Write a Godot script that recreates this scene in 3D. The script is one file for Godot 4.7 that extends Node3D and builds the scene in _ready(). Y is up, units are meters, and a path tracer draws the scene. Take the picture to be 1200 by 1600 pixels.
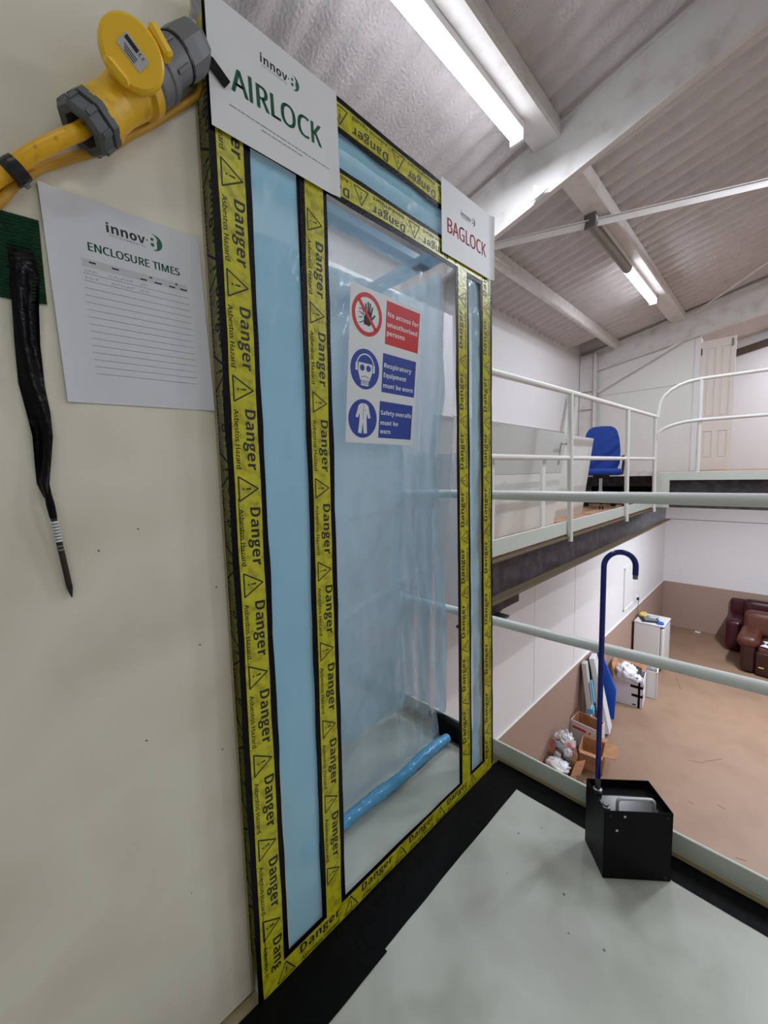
extends Node3D

# ---------------------------------------------------------------- helpers
var M := {}
var used := {}
var rng := RandomNumberGenerator.new()
var fn := FastNoiseLite.new()
var font_bold: Font
var font_plain: Font

func numbered(called: String) -> String:
	if not used.has(called):
		used[called] = 0
		return called
	used[called] += 1
	return "%s_%03d" % [called, used[called]]

func tag(o: Node3D, label := "", category := "", group := "", kind := "") -> void:
	if label: o.set_meta("label", label)
	if category: o.set_meta("category", category)
	if group: o.set_meta("group", group)
	if kind: o.set_meta("kind", kind)

func thing(called: String, label: String, category: String, at := Vector3.ZERO, turn := 0.0, group := "") -> Node3D:
	var o := Node3D.new()
	o.name = numbered(called)
	add_child(o)
	o.position = at
	o.rotation.y = turn
	tag(o, label, category, group)
	return o

func part(parent: Node3D, called: String, st, m: Material, label := "") -> MeshInstance3D:
	var o := MeshInstance3D.new()
	o.name = numbered(called) if parent == self else called
	o.mesh = st if st is Mesh else done(st)
	o.material_override = m
	o.cast_shadow = GeometryInstance3D.SHADOW_CASTING_SETTING_ON
	parent.add_child(o, true)
	if label: o.set_meta("label", label)
	return o

func struct(called: String, st, m: Material, label: String) -> MeshInstance3D:
	var o := part(self, called, st, m)
	tag(o, label, called.split("_")[0], "", "structure")
	return o

func ms() -> SurfaceTool:
	var st := SurfaceTool.new()
	st.begin(Mesh.PRIMITIVE_TRIANGLES)
	st.set_smooth_group(-1)
	return st

func done(st: SurfaceTool) -> ArrayMesh:
	st.generate_normals()
	return st.commit()

func tri(st: SurfaceTool, a: Vector3, b: Vector3, c: Vector3) -> void:
	st.add_vertex(a); st.add_vertex(b); st.add_vertex(c)

func tri_out(st: SurfaceTool, a: Vector3, b: Vector3, c: Vector3, mid: Vector3) -> void:
	if (a - c).cross(a - b).dot((a + b + c) / 3.0 - mid) < 0.0:
		tri(st, a, c, b)
	else:
		tri(st, a, b, c)

func quad_out(st: SurfaceTool, a: Vector3, b: Vector3, c: Vector3, d: Vector3, mid: Vector3) -> void:
	tri_out(st, a, b, c, mid)
	tri_out(st, a, c, d, mid)

# box with chamfered edges, t places its middle
func cbox(st: SurfaceTool, t: Transform3D, s: Vector3, b := 0.0) -> void:
	var h := s / 2.0
	b = minf(b, minf(h.x, minf(h.y, h.z)) * 0.9)
	var mid := t.origin
	st.set_smooth_group(-1)
	var v := func(sg: Vector3, k: int) -> Vector3:
		var p := Vector3(sg.x * (h.x - b), sg.y * (h.y - b), sg.z * (h.z - b))
		p[k] = sg[k] * h[k]
		return t * p
	for k in 3:
		var l: int = (k + 1) % 3
		var m: int = (k + 2) % 3
		for sk in [-1.0, 1.0]:
			var c := []
			for q in [[-1.0, -1.0], [1.0, -1.0], [1.0, 1.0], [-1.0, 1.0]]:
				var sg := Vector3.ZERO
				sg[k] = sk; sg[l] = q[0]; sg[m] = q[1]
				c.append(v.call(sg, k))
			quad_out(st, c[0], c[1], c[2], c[3], mid)
			if b > 0.0:
				for sl in [-1.0, 1.0]:
					var s1 := Vector3.ZERO
					s1[k] = sk; s1[l] = sl; s1[m] = -1.0
					var s2 := s1
					s2[m] = 1.0
					quad_out(st, v.call(s1, k), v.call(s2, k), v.call(s2, l), v.call(s1, l), mid)
	if b > 0.0:
		for i in 8:
			var sg := Vector3(1.0 if i & 1 else -1.0, 1.0 if i & 2 else -1.0, 1.0 if i & 4 else -1.0)
			tri_out(st, v.call(sg, 0), v.call(sg, 1), v.call(sg, 2), mid)

func bx(st: SurfaceTool, lo: Vector3, hi: Vector3, b := 0.0) -> void:
	cbox(st, Transform3D(Basis(), (lo + hi) / 2.0), hi - lo, b)

func box(lo: Vector3, hi: Vector3, b := 0.0) -> SurfaceTool:
	var st := ms()
	bx(st, lo, hi, b)
	return st

# a bar of rectangular section from a to b; up gives the direction of its height
func bar(st: SurfaceTool, a: Vector3, b: Vector3, w: float, h: float, up := Vector3.UP, bev := 0.0) -> void:
	var x := (b - a).normalized()
	var z := x.cross(up).normalized()
	var y := z.cross(x)
	cbox(st, Transform3D(Basis(x, y, z), (a + b) / 2.0), Vector3((b - a).length(), h, w), bev)

func tube(st: SurfaceTool, pts: Array, r, sides := 12, caps := true) -> void:
	var n := pts.size()
	var rings := []
	var up := Vector3.UP
	var d0: Vector3 = (pts[1] - pts[0]).normalized()
	if absf(d0.dot(up)) > 0.9: up = Vector3.RIGHT
	var side := d0.cross(up).normalized()
	for i in n:
		var d: Vector3
		if i == 0: d = pts[1] - pts[0]
		elif i == n - 1: d = pts[n - 1] - pts[n - 2]
		else: d = (pts[i + 1] - pts[i]).normalized() + (pts[i] - pts[i - 1]).normalized()
		d = d.normalized()
		side = (side - d * side.dot(d)).normalized()
		var other := d.cross(side)
		var rr: float = r[i] if r is Array else r
		var ring := []
		for k in sides:
			var a := TAU * k / sides
			ring.append(pts[i] + (side * cos(a) + other * sin(a)) * rr)
		rings.append(ring)
	st.set_smooth_group(1)
	for i in n - 1:
		var mid: Vector3 = (pts[i] + pts[i + 1]) / 2.0
		for k in sides:
			var k2 := (k + 1) % sides
			quad_out(st, rings[i][k], rings[i][k2], rings[i + 1][k2], rings[i + 1][k], mid)
	st.set_smooth_group(-1)
	if caps:
		for e in [0, n - 1]:
			var inn: Vector3 = pts[1] if e == 0 else pts[n - 2]
			for k in sides:
				tri_out(st, pts[e], rings[e][k], rings[e][(k + 1) % sides], inn)

# turned shape round t's y axis; profile of [radius, height]
func lathe(st: SurfaceTool, t: Transform3D, prof: Array, sides := 24, flat := false) -> void:
	for i in prof.size() - 1:
		st.set_smooth_group(-1 if flat else i + 2)
		var r0: float = prof[i][0]
		var h0: float = prof[i][1]
		var r1: float = prof[i + 1][0]
		var h1: float = prof[i + 1][1]
		for k in sides:
			var a := TAU * k / sides
			var b := TAU * (k + 1) / sides
			var p0 := t * Vector3(r0 * cos(a), h0, r0 * sin(a))
			var p1 := t * Vector3(r0 * cos(b), h0, r0 * sin(b))
			var p2 := t * Vector3(r1 * cos(b), h1, r1 * sin(b))
			var p3 := t * Vector3(r1 * cos(a), h1, r1 * sin(a))
			# outside lies to the left when the profile runs downward
			if r0 > 0.0: tri(st, p0, p2, p1) if h1 < h0 else tri(st, p0, p1, p2)
			if r1 > 0.0: tri(st, p0, p3, p2) if h1 < h0 else tri(st, p0, p2, p3)
	st.set_smooth_group(-1)

# prism of a flat outline (points in t's xy plane), t's z is its thickness
func prism(st: SurfaceTool, t: Transform3D, poly: PackedVector2Array, th: float) -> void:
	var ix := Geometry2D.triangulate_polygon(poly)
	st.set_smooth_group(-1)
	for i in range(0, ix.size(), 3):
		for z in [0.0, th]:
			var mid := t * Vector3(0, 0, th / 2.0)
			var a := poly[ix[i]]
			var b := poly[ix[i + 1]]
			var c := poly[ix[i + 2]]
			var pa := t * Vector3(a.x, a.y, z)
			var pb := t * Vector3(b.x, b.y, z)
			var pc := t * Vector3(c.x, c.y, z)
			var nrm := (pa - pc).cross(pa - pb)
			var want := t.basis.z * (1.0 if z > 0.0 else -1.0)
			if nrm.dot(want) < 0.0: tri(st, pa, pc, pb)
			else: tri(st, pa, pb, pc)
	var n := poly.size()
	for i in n:
		var a := poly[i]
		var b := poly[(i + 1) % n]
		var p0 := t * Vector3(a.x, a.y, 0)
		var p1 := t * Vector3(b.x, b.y, 0)
		var p2 := t * Vector3(b.x, b.y, th)
		var p3 := t * Vector3(a.x, a.y, th)
		if Geometry2D.is_polygon_clockwise(poly):
			tri(st, p0, p1, p2); tri(st, p0, p2, p3)
		else:
			tri(st, p0, p2, p1); tri(st, p0, p3, p2)

func disc_poly(c: Vector2, r: float, n := 32) -> PackedVector2Array:
	var p := PackedVector2Array()
	for i in n:
		p.append(c + Vector2(cos(TAU * i / n), sin(TAU * i / n)) * r)
	return p

func rect_poly(x0: float, y0: float, x1: float, y1: float) -> PackedVector2Array:
	return PackedVector2Array([Vector2(x0, y0), Vector2(x1, y0), Vector2(x1, y1), Vector2(x0, y1)])

# ring: quads between two outlines
func ring(st: SurfaceTool, t: Transform3D, c: Vector2, r0: float, r1: float, th: float, a0 := 0.0, a1 := TAU, n := 32) -> void:
	for i in n:
		var a := a0 + (a1 - a0) * i / n
		var b := a0 + (a1 - a0) * (i + 1) / n
		prism(st, t, PackedVector2Array([c + Vector2(cos(a), sin(a)) * r0, c + Vector2(cos(a), sin(a)) * r1, c + Vector2(cos(b), sin(b)) * r1, c + Vector2(cos(b), sin(b)) * r0]), th)

func stroke(st: SurfaceTool, t: Transform3D, a: Vector2, b: Vector2, w: float, th: float) -> void:
	var d := (b - a).normalized() * w / 2.0
	var n := Vector2(-d.y, d.x)
	prism(st, t, PackedVector2Array([a - d * 0.3 + n, b + d * 0.3 + n, b + d * 0.3 - n, a - d * 0.3 - n]), th)

# smooth sheet of points f(u, v)
func grid(st: SurfaceTool, nu: int, nv: int, f: Callable) -> void:
	st.set_smooth_group(1)
	var p := []
	for j in nv + 1:
		var row := []
		for i in nu + 1:
			row.append(f.call(float(i) / nu, float(j) / nv))
		p.append(row)
	for j in nv:
		for i in nu:
			tri(st, p[j][i], p[j + 1][i + 1], p[j][i + 1])
			tri(st, p[j][i], p[j + 1][i], p[j + 1][i + 1])
	st.set_smooth_group(-1)

# cushion: box with rounded edges, optionally lumpy
func rbox(st: SurfaceTool, t: Transform3D, s: Vector3, r: float, n := 6, lump := 0.0, sd := 0) -> void:
	st.set_smooth_group(1)
	var h := s / 2.0
	r = minf(r, minf(h.x, minf(h.y, h.z)))
	var inner := h - Vector3(r, r, r)
	for k in 3:
		var l: int = (k + 1) % 3
		var m: int = (k + 2) % 3
		for sk in [-1.0, 1.0]:
			var pt := func(i: int, j: int) -> Vector3:
				var p := Vector3.ZERO
				p[k] = sk * h[k]
				var ci := float(i) / n
				var cj := float(j) / n
				p[l] = edge_spread(ci, h[l], r)
				p[m] = edge_spread(cj, h[m], r)
				var q := p.clamp(-inner, inner)
				var d := (p - q)
				var o := q + d.normalized() * r if d.length() > 1e-6 else p
				if lump > 0.0:
					o += o.normalized() * lump * fn.get_noise_3d(o.x * 300.0 + sd * 37.0, o.y * 300.0, o.z * 300.0)
				return t * o
			for i in n:
				for j in n:
					quad_out(st, pt.call(i, j), pt.call(i + 1, j), pt.call(i + 1, j + 1), pt.call(i, j + 1), t.origin)
	st.set_smooth_group(-1)

func edge_spread(c: float, h: float, r: float) -> float:
	# sample densely near the rounded edges
	var x := c * 2.0 - 1.0
	var sg := signf(x)
	x = absf(x)
	if x < 0.5: return sg * (x / 0.5) * (h - r)
	var a := (x - 0.5) / 0.5 * PI / 2.0
	return sg * ((h - r) + r * sin(a) / (cos(a) + sin(a)) * (1.0 if a < PI / 2.0 else 1.0))

func blob(st: SurfaceTool, t: Transform3D, s: Vector3, amp: float, freq: float, sd: int, nu := 28, nv := 16) -> void:
	st.set_smooth_group(1)
	var pt := func(u: float, v: float) -> Vector3:
		var a := u * TAU
		var b := (v - 0.5) * PI
		var d := Vector3(cos(a) * cos(b), sin(b), sin(a) * cos(b))
		var k := 1.0 + amp * fn.get_noise_3d(d.x * freq * 100.0 + sd * 91.0, d.y * freq * 100.0, d.z * freq * 100.0)
		return t * (d * k * s)
	for i in nu:
		for j in nv:
			quad_out(st, pt.call(float(i) / nu, float(j) / nv), pt.call(fmod(float(i + 1) / nu, 1.0), float(j) / nv), pt.call(fmod(float(i + 1) / nu, 1.0), float(j + 1) / nv), pt.call(float(i) / nu, float(j + 1) / nv), t.origin)
	st.set_smooth_group(-1)

# lettering: adds a line of text to a tool that only collects letters; t places the middle of the line, h is the capital height
var letter_cache := {}
func letters(st: SurfaceTool, text: String, t: Transform3D, h: float, bold = true, width := -1.0, slant := 0.0) -> void:
	var key := text + str(bold)
	if not letter_cache.has(key):
		var tm := TextMesh.new()
		tm.text = text
		tm.font = font_plain if bold is String or not bold else font_bold
		tm.font_size = 48
		tm.pixel_size = 1.0 / 34.3
		tm.depth = 0.02
		tm.curve_step = 1.5
		tm.horizontal_alignment = HORIZONTAL_ALIGNMENT_CENTER
		tm.vertical_alignment = VERTICAL_ALIGNMENT_CENTER
		letter_cache[key] = tm
	var tm2: TextMesh = letter_cache[key]
	var box3 := tm2.get_aabb()
	var sx := h
	if width > 0.0 and box3.size.x > 0.0: sx = width / box3.size.x
	var c := box3.get_center()
	var b := Basis(Vector3(sx, 0, 0), Vector3(slant * h, h, 0), Vector3(0, 0, 0.012))
	var tt := t * Transform3D(b, Vector3.ZERO) * Transform3D(Basis(), Vector3(-c.x, -c.y, 0))
	if bold is String:   # a medium weight: the regular face struck three times, a hair apart
		for e in [-1.0, 0.0, 1.0]:
			st.append_from(tm2, 0, t * Transform3D(Basis(), Vector3(e * h * 0.034, absf(e) * h * 0.012, absf(e) * 0.00001)) * t.affine_inverse() * tt)
	else:
		st.append_from(tm2, 0, tt)

func lst() -> SurfaceTool:
	var st := SurfaceTool.new()
	st.begin(Mesh.PRIMITIVE_TRIANGLES)
	return st

# ---------------------------------------------------------------- materials
func mat(name_: String, c: Color, rough := 0.6, metal := 0.0) -> StandardMaterial3D:
	var m := StandardMaterial3D.new()
	m.resource_name = name_
	m.albedo_color = c
	m.roughness = rough
	m.metallic = metal
	M[name_] = m
	return m

func noise_tex(sd: int, freq: float, cols: Array, offs: Array, size := 512, oct := 4) -> NoiseTexture2D:
	var n := FastNoiseLite.new()
	n.seed = sd
	n.frequency = freq
	n.fractal_octaves = oct
	var t := NoiseTexture2D.new()
	t.width = size
	t.height = size
	t.seamless = true
	t.noise = n
	var g := Gradient.new()
	g.offsets = PackedFloat32Array(offs)
	g.colors = PackedColorArray(cols)
	t.color_ramp = g
	return t

func height_tex(sd: int, freq: float, size := 512, oct := 4) -> NoiseTexture2D:
	return noise_tex(sd, freq, [Color.BLACK, Color.WHITE], [0.0, 1.0], size, oct)

func tri_map(m: StandardMaterial3D, per_metre: float) -> void:
	m.uv1_triplanar = true
	m.uv1_world_triplanar = true
	m.uv1_scale = Vector3.ONE * per_metre

func relief(m: StandardMaterial3D, t: Texture2D, cm: float) -> void:
	m.heightmap_enabled = true
	m.heightmap_texture = t
	m.heightmap_scale = cm

func g8(r: int, g: int, b: int, a := 1.0) -> Color:
	return Color(r / 255.0, g / 255.0, b / 255.0, a)

func make_materials() -> void:
	var m: StandardMaterial3D
	# cream painted board with faint scuffs
	m = mat("cream_board", Color.WHITE, 0.42)
	m.albedo_texture = noise_tex(3, 0.006, [g8(205, 196, 178), g8(222, 215, 198), g8(228, 222, 207), g8(216, 206, 190)], [0.0, 0.4, 0.65, 1.0])
	tri_map(m, 0.55)
	relief(m, height_tex(8, 0.02), 0.05)
	m = mat("white_wall", g8(232, 229, 229), 0.5)
	m = mat("white_paint", g8(230, 229, 224), 0.45)
	m = mat("steel_white", Color.WHITE, 0.45)
	m.albedo_texture = noise_tex(14, 0.01, [g8(205, 198, 192), g8(226, 221, 217), g8(231, 228, 225)], [0.0, 0.4, 1.0])
	tri_map(m, 0.8)
	m = mat("rail_paint", g8(220, 222, 219), 0.35)
	m.clearcoat_enabled = true
	m.clearcoat = 0.3
	m = mat("toe_board", g8(206, 212, 202), 0.45)
	m = mat("foam_roof", Color.WHITE, 0.75)
	m.albedo_texture = noise_tex(21, 0.008, [g8(194, 186, 184), g8(210, 203, 202), g8(216, 210, 209), g8(206, 198, 196)], [0.0, 0.35, 0.6, 1.0])
	tri_map(m, 0.5)
	relief(m, height_tex(22, 0.07, 1024, 5), 0.8)
	m = mat("floor_sheet", Color.WHITE, 0.32)
	m.albedo_texture = noise_tex(31, 0.007, [g8(164, 164, 154), g8(186, 189, 178), g8(193, 196, 186), g8(186, 183, 175)], [0.0, 0.35, 0.6, 1.0])
	tri_map(m, 0.7)
	m = mat("floor_under", g8(176, 160, 128), 0.7)
	m = mat("tan_floor", Color.WHITE, 0.55)
	m.albedo_texture = noise_tex(41, 0.008, [g8(142, 113, 92), g8(149, 120, 98), g8(153, 124, 102), g8(146, 117, 95)], [0.0, 0.35, 0.6, 1.0])
	tri_map(m, 0.3)
	m = mat("tan_scuff", g8(124, 98, 82), 0.7)
	m = mat("tan_dado", g8(170, 143, 128), 0.6)
	m = mat("wood_deck", Color.WHITE, 0.6)
	m.albedo_texture = noise_tex(51, 0.01, [g8(150, 112, 84), g8(186, 148, 118)], [0.2, 0.8])
	tri_map(m, 1.0)
	m = mat("black_steel", Color.WHITE, 0.5)
	m.albedo_texture = noise_tex(61, 0.01, [g8(52, 46, 50), g8(76, 70, 76)], [0.3, 0.7])
	tri_map(m, 1.5)
	m = mat("rusty_edge", g8(110, 92, 70), 0.7)
	m = mat("dark_timber", g8(82, 66, 54), 0.7)
	# tapes
	m = mat("black_tape", g8(9, 8, 12), 0.32)
	m.metallic_specular = 0.25
	relief(m, height_tex(71, 0.05), 0.06)
	tri_map(m, 6.0)
	m = mat("floor_tape", g8(9, 9, 10), 0.5)
	m.metallic_specular = 0.22
	relief(m, height_tex(72, 0.02), 0.15)
	tri_map(m, 2.0)
	m = mat("hazard_yellow", Color.WHITE, 0.3)
	m.albedo_texture = noise_tex(73, 0.03, [g8(158, 150, 20), g8(190, 184, 28), g8(202, 196, 36)], [0.15, 0.5, 0.9], 256)
	tri_map(m, 4.0)
	relief(m, height_tex(74, 0.06, 256), 0.05)
	m = mat("print_black", g8(24, 22, 20), 0.5)
	m = mat("green_glint_tape", g8(26, 62, 42), 0.2, 0.8)  # black tape; the green stands in for a reflection, put into its colour
	var rib := FastNoiseLite.new()
	rib.seed = 5
	rib.frequency = 0.03
	relief(m, noise_tex(75, 0.03, [Color.BLACK, Color.WHITE], [0.2, 0.8], 256, 2), 0.08)
	tri_map(m, 9.0)
	# polythene
	m = film("film_blue", Color(0.62, 0.84, 0.94, 0.76), 0.16)
	m = film("film_curtain", Color(0.86, 0.92, 0.96, 0.32), 0.13, false)
	m = film("film_inner", Color(0.74, 0.89, 0.96, 0.88), 0.18)
	m = film("film_deep", Color(0.62, 0.80, 0.90, 0.85), 0.2)
	m = film("film_clear", Color(0.95, 0.96, 0.96, 0.12), 0.14, false)
	m = film("film_flap", Color(0.70, 0.86, 0.94, 0.66), 0.14)
	m = film("film_pale", Color(0.74, 0.89, 0.97, 0.60), 0.14, false)
	m = mat("film_roll", g8(104, 182, 226), 0.16)
	m.backlight_enabled = true
	m.backlight = Color(0.35, 0.5, 0.6)
	relief(m, height_tex(77, 0.03, 256), 0.5)
	tri_map(m, 3.0)
	m = mat("timber", g8(206, 186, 150), 0.7)
	# paper and print
	m = mat("paper", g8(226, 225, 230), 0.5)
	m = mat("paper_gloss", g8(214, 214, 222), 0.14)
	m = mat("ink_black", g8(22, 22, 26), 0.6)
	m = mat("ink_green", g8(16, 92, 62), 0.6)
	m = mat("ink_red", g8(176, 26, 42), 0.6)
	m = mat("ink_grey", g8(120, 120, 126), 0.6)
	m = mat("ink_pale", g8(190, 190, 196), 0.6)
	m = mat("sign_white", g8(226, 229, 232), 0.4)
	m = mat("sign_red", g8(206, 36, 40), 0.4)
	m = mat("sign_blue", g8(38, 66, 158), 0.4)
	# connector
	m = mat("plug_yellow", Color.WHITE, 0.42)
	m.albedo_texture = noise_tex(81, 0.02, [g8(180, 132, 30), g8(230, 180, 34), g8(242, 194, 42)], [0.0, 0.3, 1.0], 256)
	tri_map(m, 5.0)
	m = mat("lid_yellow", g8(250, 200, 44), 0.35)
	m = mat("plug_grey", g8(112, 112, 116), 0.45)
	m = mat("nut_grey", g8(84, 88, 92), 0.4)
	m = mat("cable_yellow", Color.WHITE, 0.4)
	m.albedo_texture = noise_tex(82, 0.03, [g8(120, 84, 20), g8(238, 180, 24), g8(248, 192, 32)], [0.0, 0.28, 1.0], 256)
	tri_map(m, 6.0)
	m = mat("cable_ochre", g8(196, 148, 44), 0.45)
	m = mat("black_plastic", g8(18, 17, 19), 0.35)
	m = mat("black_box", g8(10, 10, 12), 0.42)
	m.metallic_specular = 0.25
	m = mat("black_sheen", g8(30, 28, 32), 0.18)
	m = mat("chrome", g8(200, 200, 205), 0.25, 1.0)
	m = mat("dull_metal", g8(130, 130, 132), 0.4, 0.8)
	m = mat("handle_steel", g8(206, 204, 206), 0.35, 0.3)
	m = mat("navy_gloss", g8(14, 26, 116), 0.18)
	m = mat("pen_body", g8(38, 24, 20), 0.25)
	# lower room
	m = mat("fridge_white", g8(226, 226, 226), 0.3)
	m = mat("cardboard", Color.WHITE, 0.8)
	m.albedo_texture = noise_tex(91, 0.02, [g8(172, 122, 84), g8(196, 146, 104)], [0.2, 0.8], 256)
	tri_map(m, 2.0)
	m = mat("card_white", g8(220, 218, 222), 0.6)
	m = mat("blue_board", g8(14, 94, 214), 0.5)
	m = mat("cyan_label", g8(66, 172, 224), 0.5)
	m = mat("bag_white", g8(232, 230, 234), 0.4)
	m = mat("bag_clear", g8(196, 192, 192), 0.2)
	m = mat("pink", g8(236, 120, 140), 0.5)
	m = mat("mauve", g8(196, 140, 168), 0.5)
	m = mat("burgundy", g8(60, 12, 22), 0.35)
	m = mat("brown_leather", g8(84, 44, 31), 0.42)
	m = mat("dark_leather", g8(52, 24, 20), 0.35)
	m = mat("chair_blue", g8(18, 56, 140), 0.85)
	m.rim_enabled = true
	m.rim = 0.3
	m = mat("door_white", g8(228, 219, 211), 0.5)
	m = mat("board_white", g8(224, 224, 220), 0.4)
	m = mat("board_grey", g8(198, 199, 195), 0.35)
	m = mat("yellow_cloth", g8(222, 190, 92), 0.7)
	m = mat("socket_white", g8(230, 228, 226), 0.4)
	m = mat("lamp_housing", g8(226, 224, 222), 0.4)
	m = mat("tube_glow", g8(255, 255, 255), 0.4)
	m.emission_enabled = true
	m.emission = Color(0.94, 0.96, 1.0)
	m.emission_energy_multiplier = 11.0
	m = mat("tube_glow_green", g8(255, 255, 255), 0.4)
	m.emission_enabled = true
	m.emission = Color(0.96, 1.0, 0.975)
	m.emission_energy_multiplier = 11.0
	m = mat("tube_off", g8(120, 112, 104), 0.4)

func film(name_: String, c: Color, rough: float, milky := true) -> StandardMaterial3D:
	var m := mat(name_, c, rough)
	m.transparency = BaseMaterial3D.TRANSPARENCY_ALPHA
	m.cull_mode = BaseMaterial3D.CULL_DISABLED
	m.backlight_enabled = milky
	m.backlight = Color(0.55, 0.62, 0.66)
	return m

# ---------------------------------------------------------------- the scene
func roof_y(z: float) -> float:
	return 3.30 + (z + 1.97) * 0.215

func _ready() -> void:
	rng.seed = 7
	fn.seed = 4
	fn.frequency = 0.01
	# camera
	var cam := Camera3D.new()
	cam.name = "camera"
	cam.transform = Transform3D(Basis(Vector3(0.71325, -0.024586, 0.70048), Vector3(0.083059, 0.995308, -0.04964), Vector3(-0.695972, 0.093587, 0.711945)), Vector3(0, 1.19, 0.77))
	cam.fov = rad_to_deg(2.0 * atan(800.0 / 610.0))
	cam.near = 0.02
	cam.far = 60.0
	add_child(cam)
	cam.current = true
	# surroundings
	var env := Environment.new()
	env.background_mode = Environment.BG_COLOR
	env.background_color = Color(0.02, 0.02, 0.02)
	env.tonemap_mode = Environment.TONE_MAPPER_LINEAR
	env.tonemap_exposure = 1.06
	env.sdfgi_enabled = true
	env.ssao_enabled = true
	env.ssil_enabled = true
	var we := WorldEnvironment.new()
	we.name = "surroundings"
	we.environment = env
	add_child(we)

	font_bold = sysfont(700)
	font_plain = sysfont(400)
	make_materials()
	build_lamps()
	build_shell()
	build_roof()
	build_platform()
	build_airlock()
	build_far_mezzanine()
	build_lower_room()
	build_wall_items()
	build_signs()
	build_sampling_box()

func sysfont(w: int) -> SystemFont:
	var f := SystemFont.new()
	f.font_names = PackedStringArray(["Droid Sans"])
	f.font_weight = w
	return f

# ---------------------------------------------------------------- lamps
func lamp(at: Vector3, length: float, label: String, energy: float, tint: Color, glow: Material, lit0 := 0.0, lit1 := 1.0) -> void:
	var t := thing("fluorescent_light", label, "light", at, 0.0, "fluorescent roof lights")
	part(t, "housing", box(Vector3(-length / 2, 0, -0.045), Vector3(length / 2, 0.06, 0.045), 0.006), M.lamp_housing)
	# diffuser: rounded trough below the housing
	var x0 := -length / 2 + 0.02 + (length - 0.04) * lit0
	var x1 := -length / 2 + 0.02 + (length - 0.04) * lit1
	part(t, "diffuser", trough(x0, x1), glow)
	if lit0 > 0.0:
		part(t, "dark_diffuser", trough(-length / 2 + 0.02, x0 - 0.002), M.tube_off, "unlit half of the diffuser")
	for e in [-1.0, 1.0]:
		part(t, "end_cap", box(Vector3(e * length / 2 - 0.012, -0.062, -0.05), Vector3(e * length / 2 + 0.012, 0.062, 0.05), 0.004), M.lamp_housing if lit0 == 0.0 else M.dull_metal)
	var a := AreaLight3D.new()
	a.name = "lamp_light"
	a.area_size = Vector2(x1 - x0, 0.09)
	a.light_energy = energy
	a.light_color = tint
	a.set("area_range", 30.0)
	a.set("area_attenuation", 2.0)
	a.shadow_enabled = true
	t.add_child(a)
	a.position = Vector3((x0 + x1) / 2, -0.064, 0)
	a.rotation_degrees = Vector3(-90, 0, 0)

func trough(x0: float, x1: float) -> SurfaceTool:
	var st := ms()
	var poly := PackedVector2Array()
	for i in 13:
		var a := PI + PI * i / 12.0
		poly.append(Vector2(cos(a) * 0.048, sin(a) * 0.056))
	prism(st, Transform3D(Basis(Vector3(0, 0, -1), Vector3(0, 1, 0), Vector3(1, 0, 0)), Vector3(x0, 0, 0)), poly, x1 - x0)
	return st

func build_lamps() -> void:
	var pink := Color(0.925, 0.955, 1.0)
	var green := Color(0.96, 1.0, 0.975)
	lamp(Vector3(1.93, 3.452, -0.6), 1.5, "long lit fluorescent batten above the airlock doorway", 2.6, pink, M.tube_glow)
	lamp(Vector3(5.27, 3.452, -0.58), 2.46, "half-lit fluorescent batten under the far roof sheets", 1.6, pink, M.tube_glow, 0.5, 1.0)
	# the rest of the hall's lights, behind and beside the camera; last two added as unseen fill
	lamp(Vector3(-1.2, 3.95, 1.7), 1.5, "fluorescent batten over the walkway behind the camera", 0.9, green, M.tube_glow_green)
	lamp(Vector3(1.2, 4.3, 3.6), 1.5, "fluorescent batten high over the walkway's open side", 1.4, green, M.tube_glow_green)
	lamp(Vector3(4.6, 4.3, 3.6), 1.5, "fluorescent batten high over the middle of the lower room", 7.0, pink, M.tube_glow)
	lamp(Vector3(4.6, 3.95, 1.7), 1.5, "fluorescent batten over the lower room beside the far gallery", 8.0, pink, M.tube_glow)
	lamp(Vector3(7.5, 0.90, 1.1), 1.5, "added unseen fluorescent batten brightening the space under the raised platform", 14.0, pink, M.tube_glow)  # extra lamp, added out of view to brighten the far lower room
	lamp(Vector3(9.4, 3.9, 1.4), 1.5, "added unseen fluorescent batten brightening the room beyond the narrow door", 7.0, pink, M.tube_glow)  # extra lamp, added out of view to lift the far upper room

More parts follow.
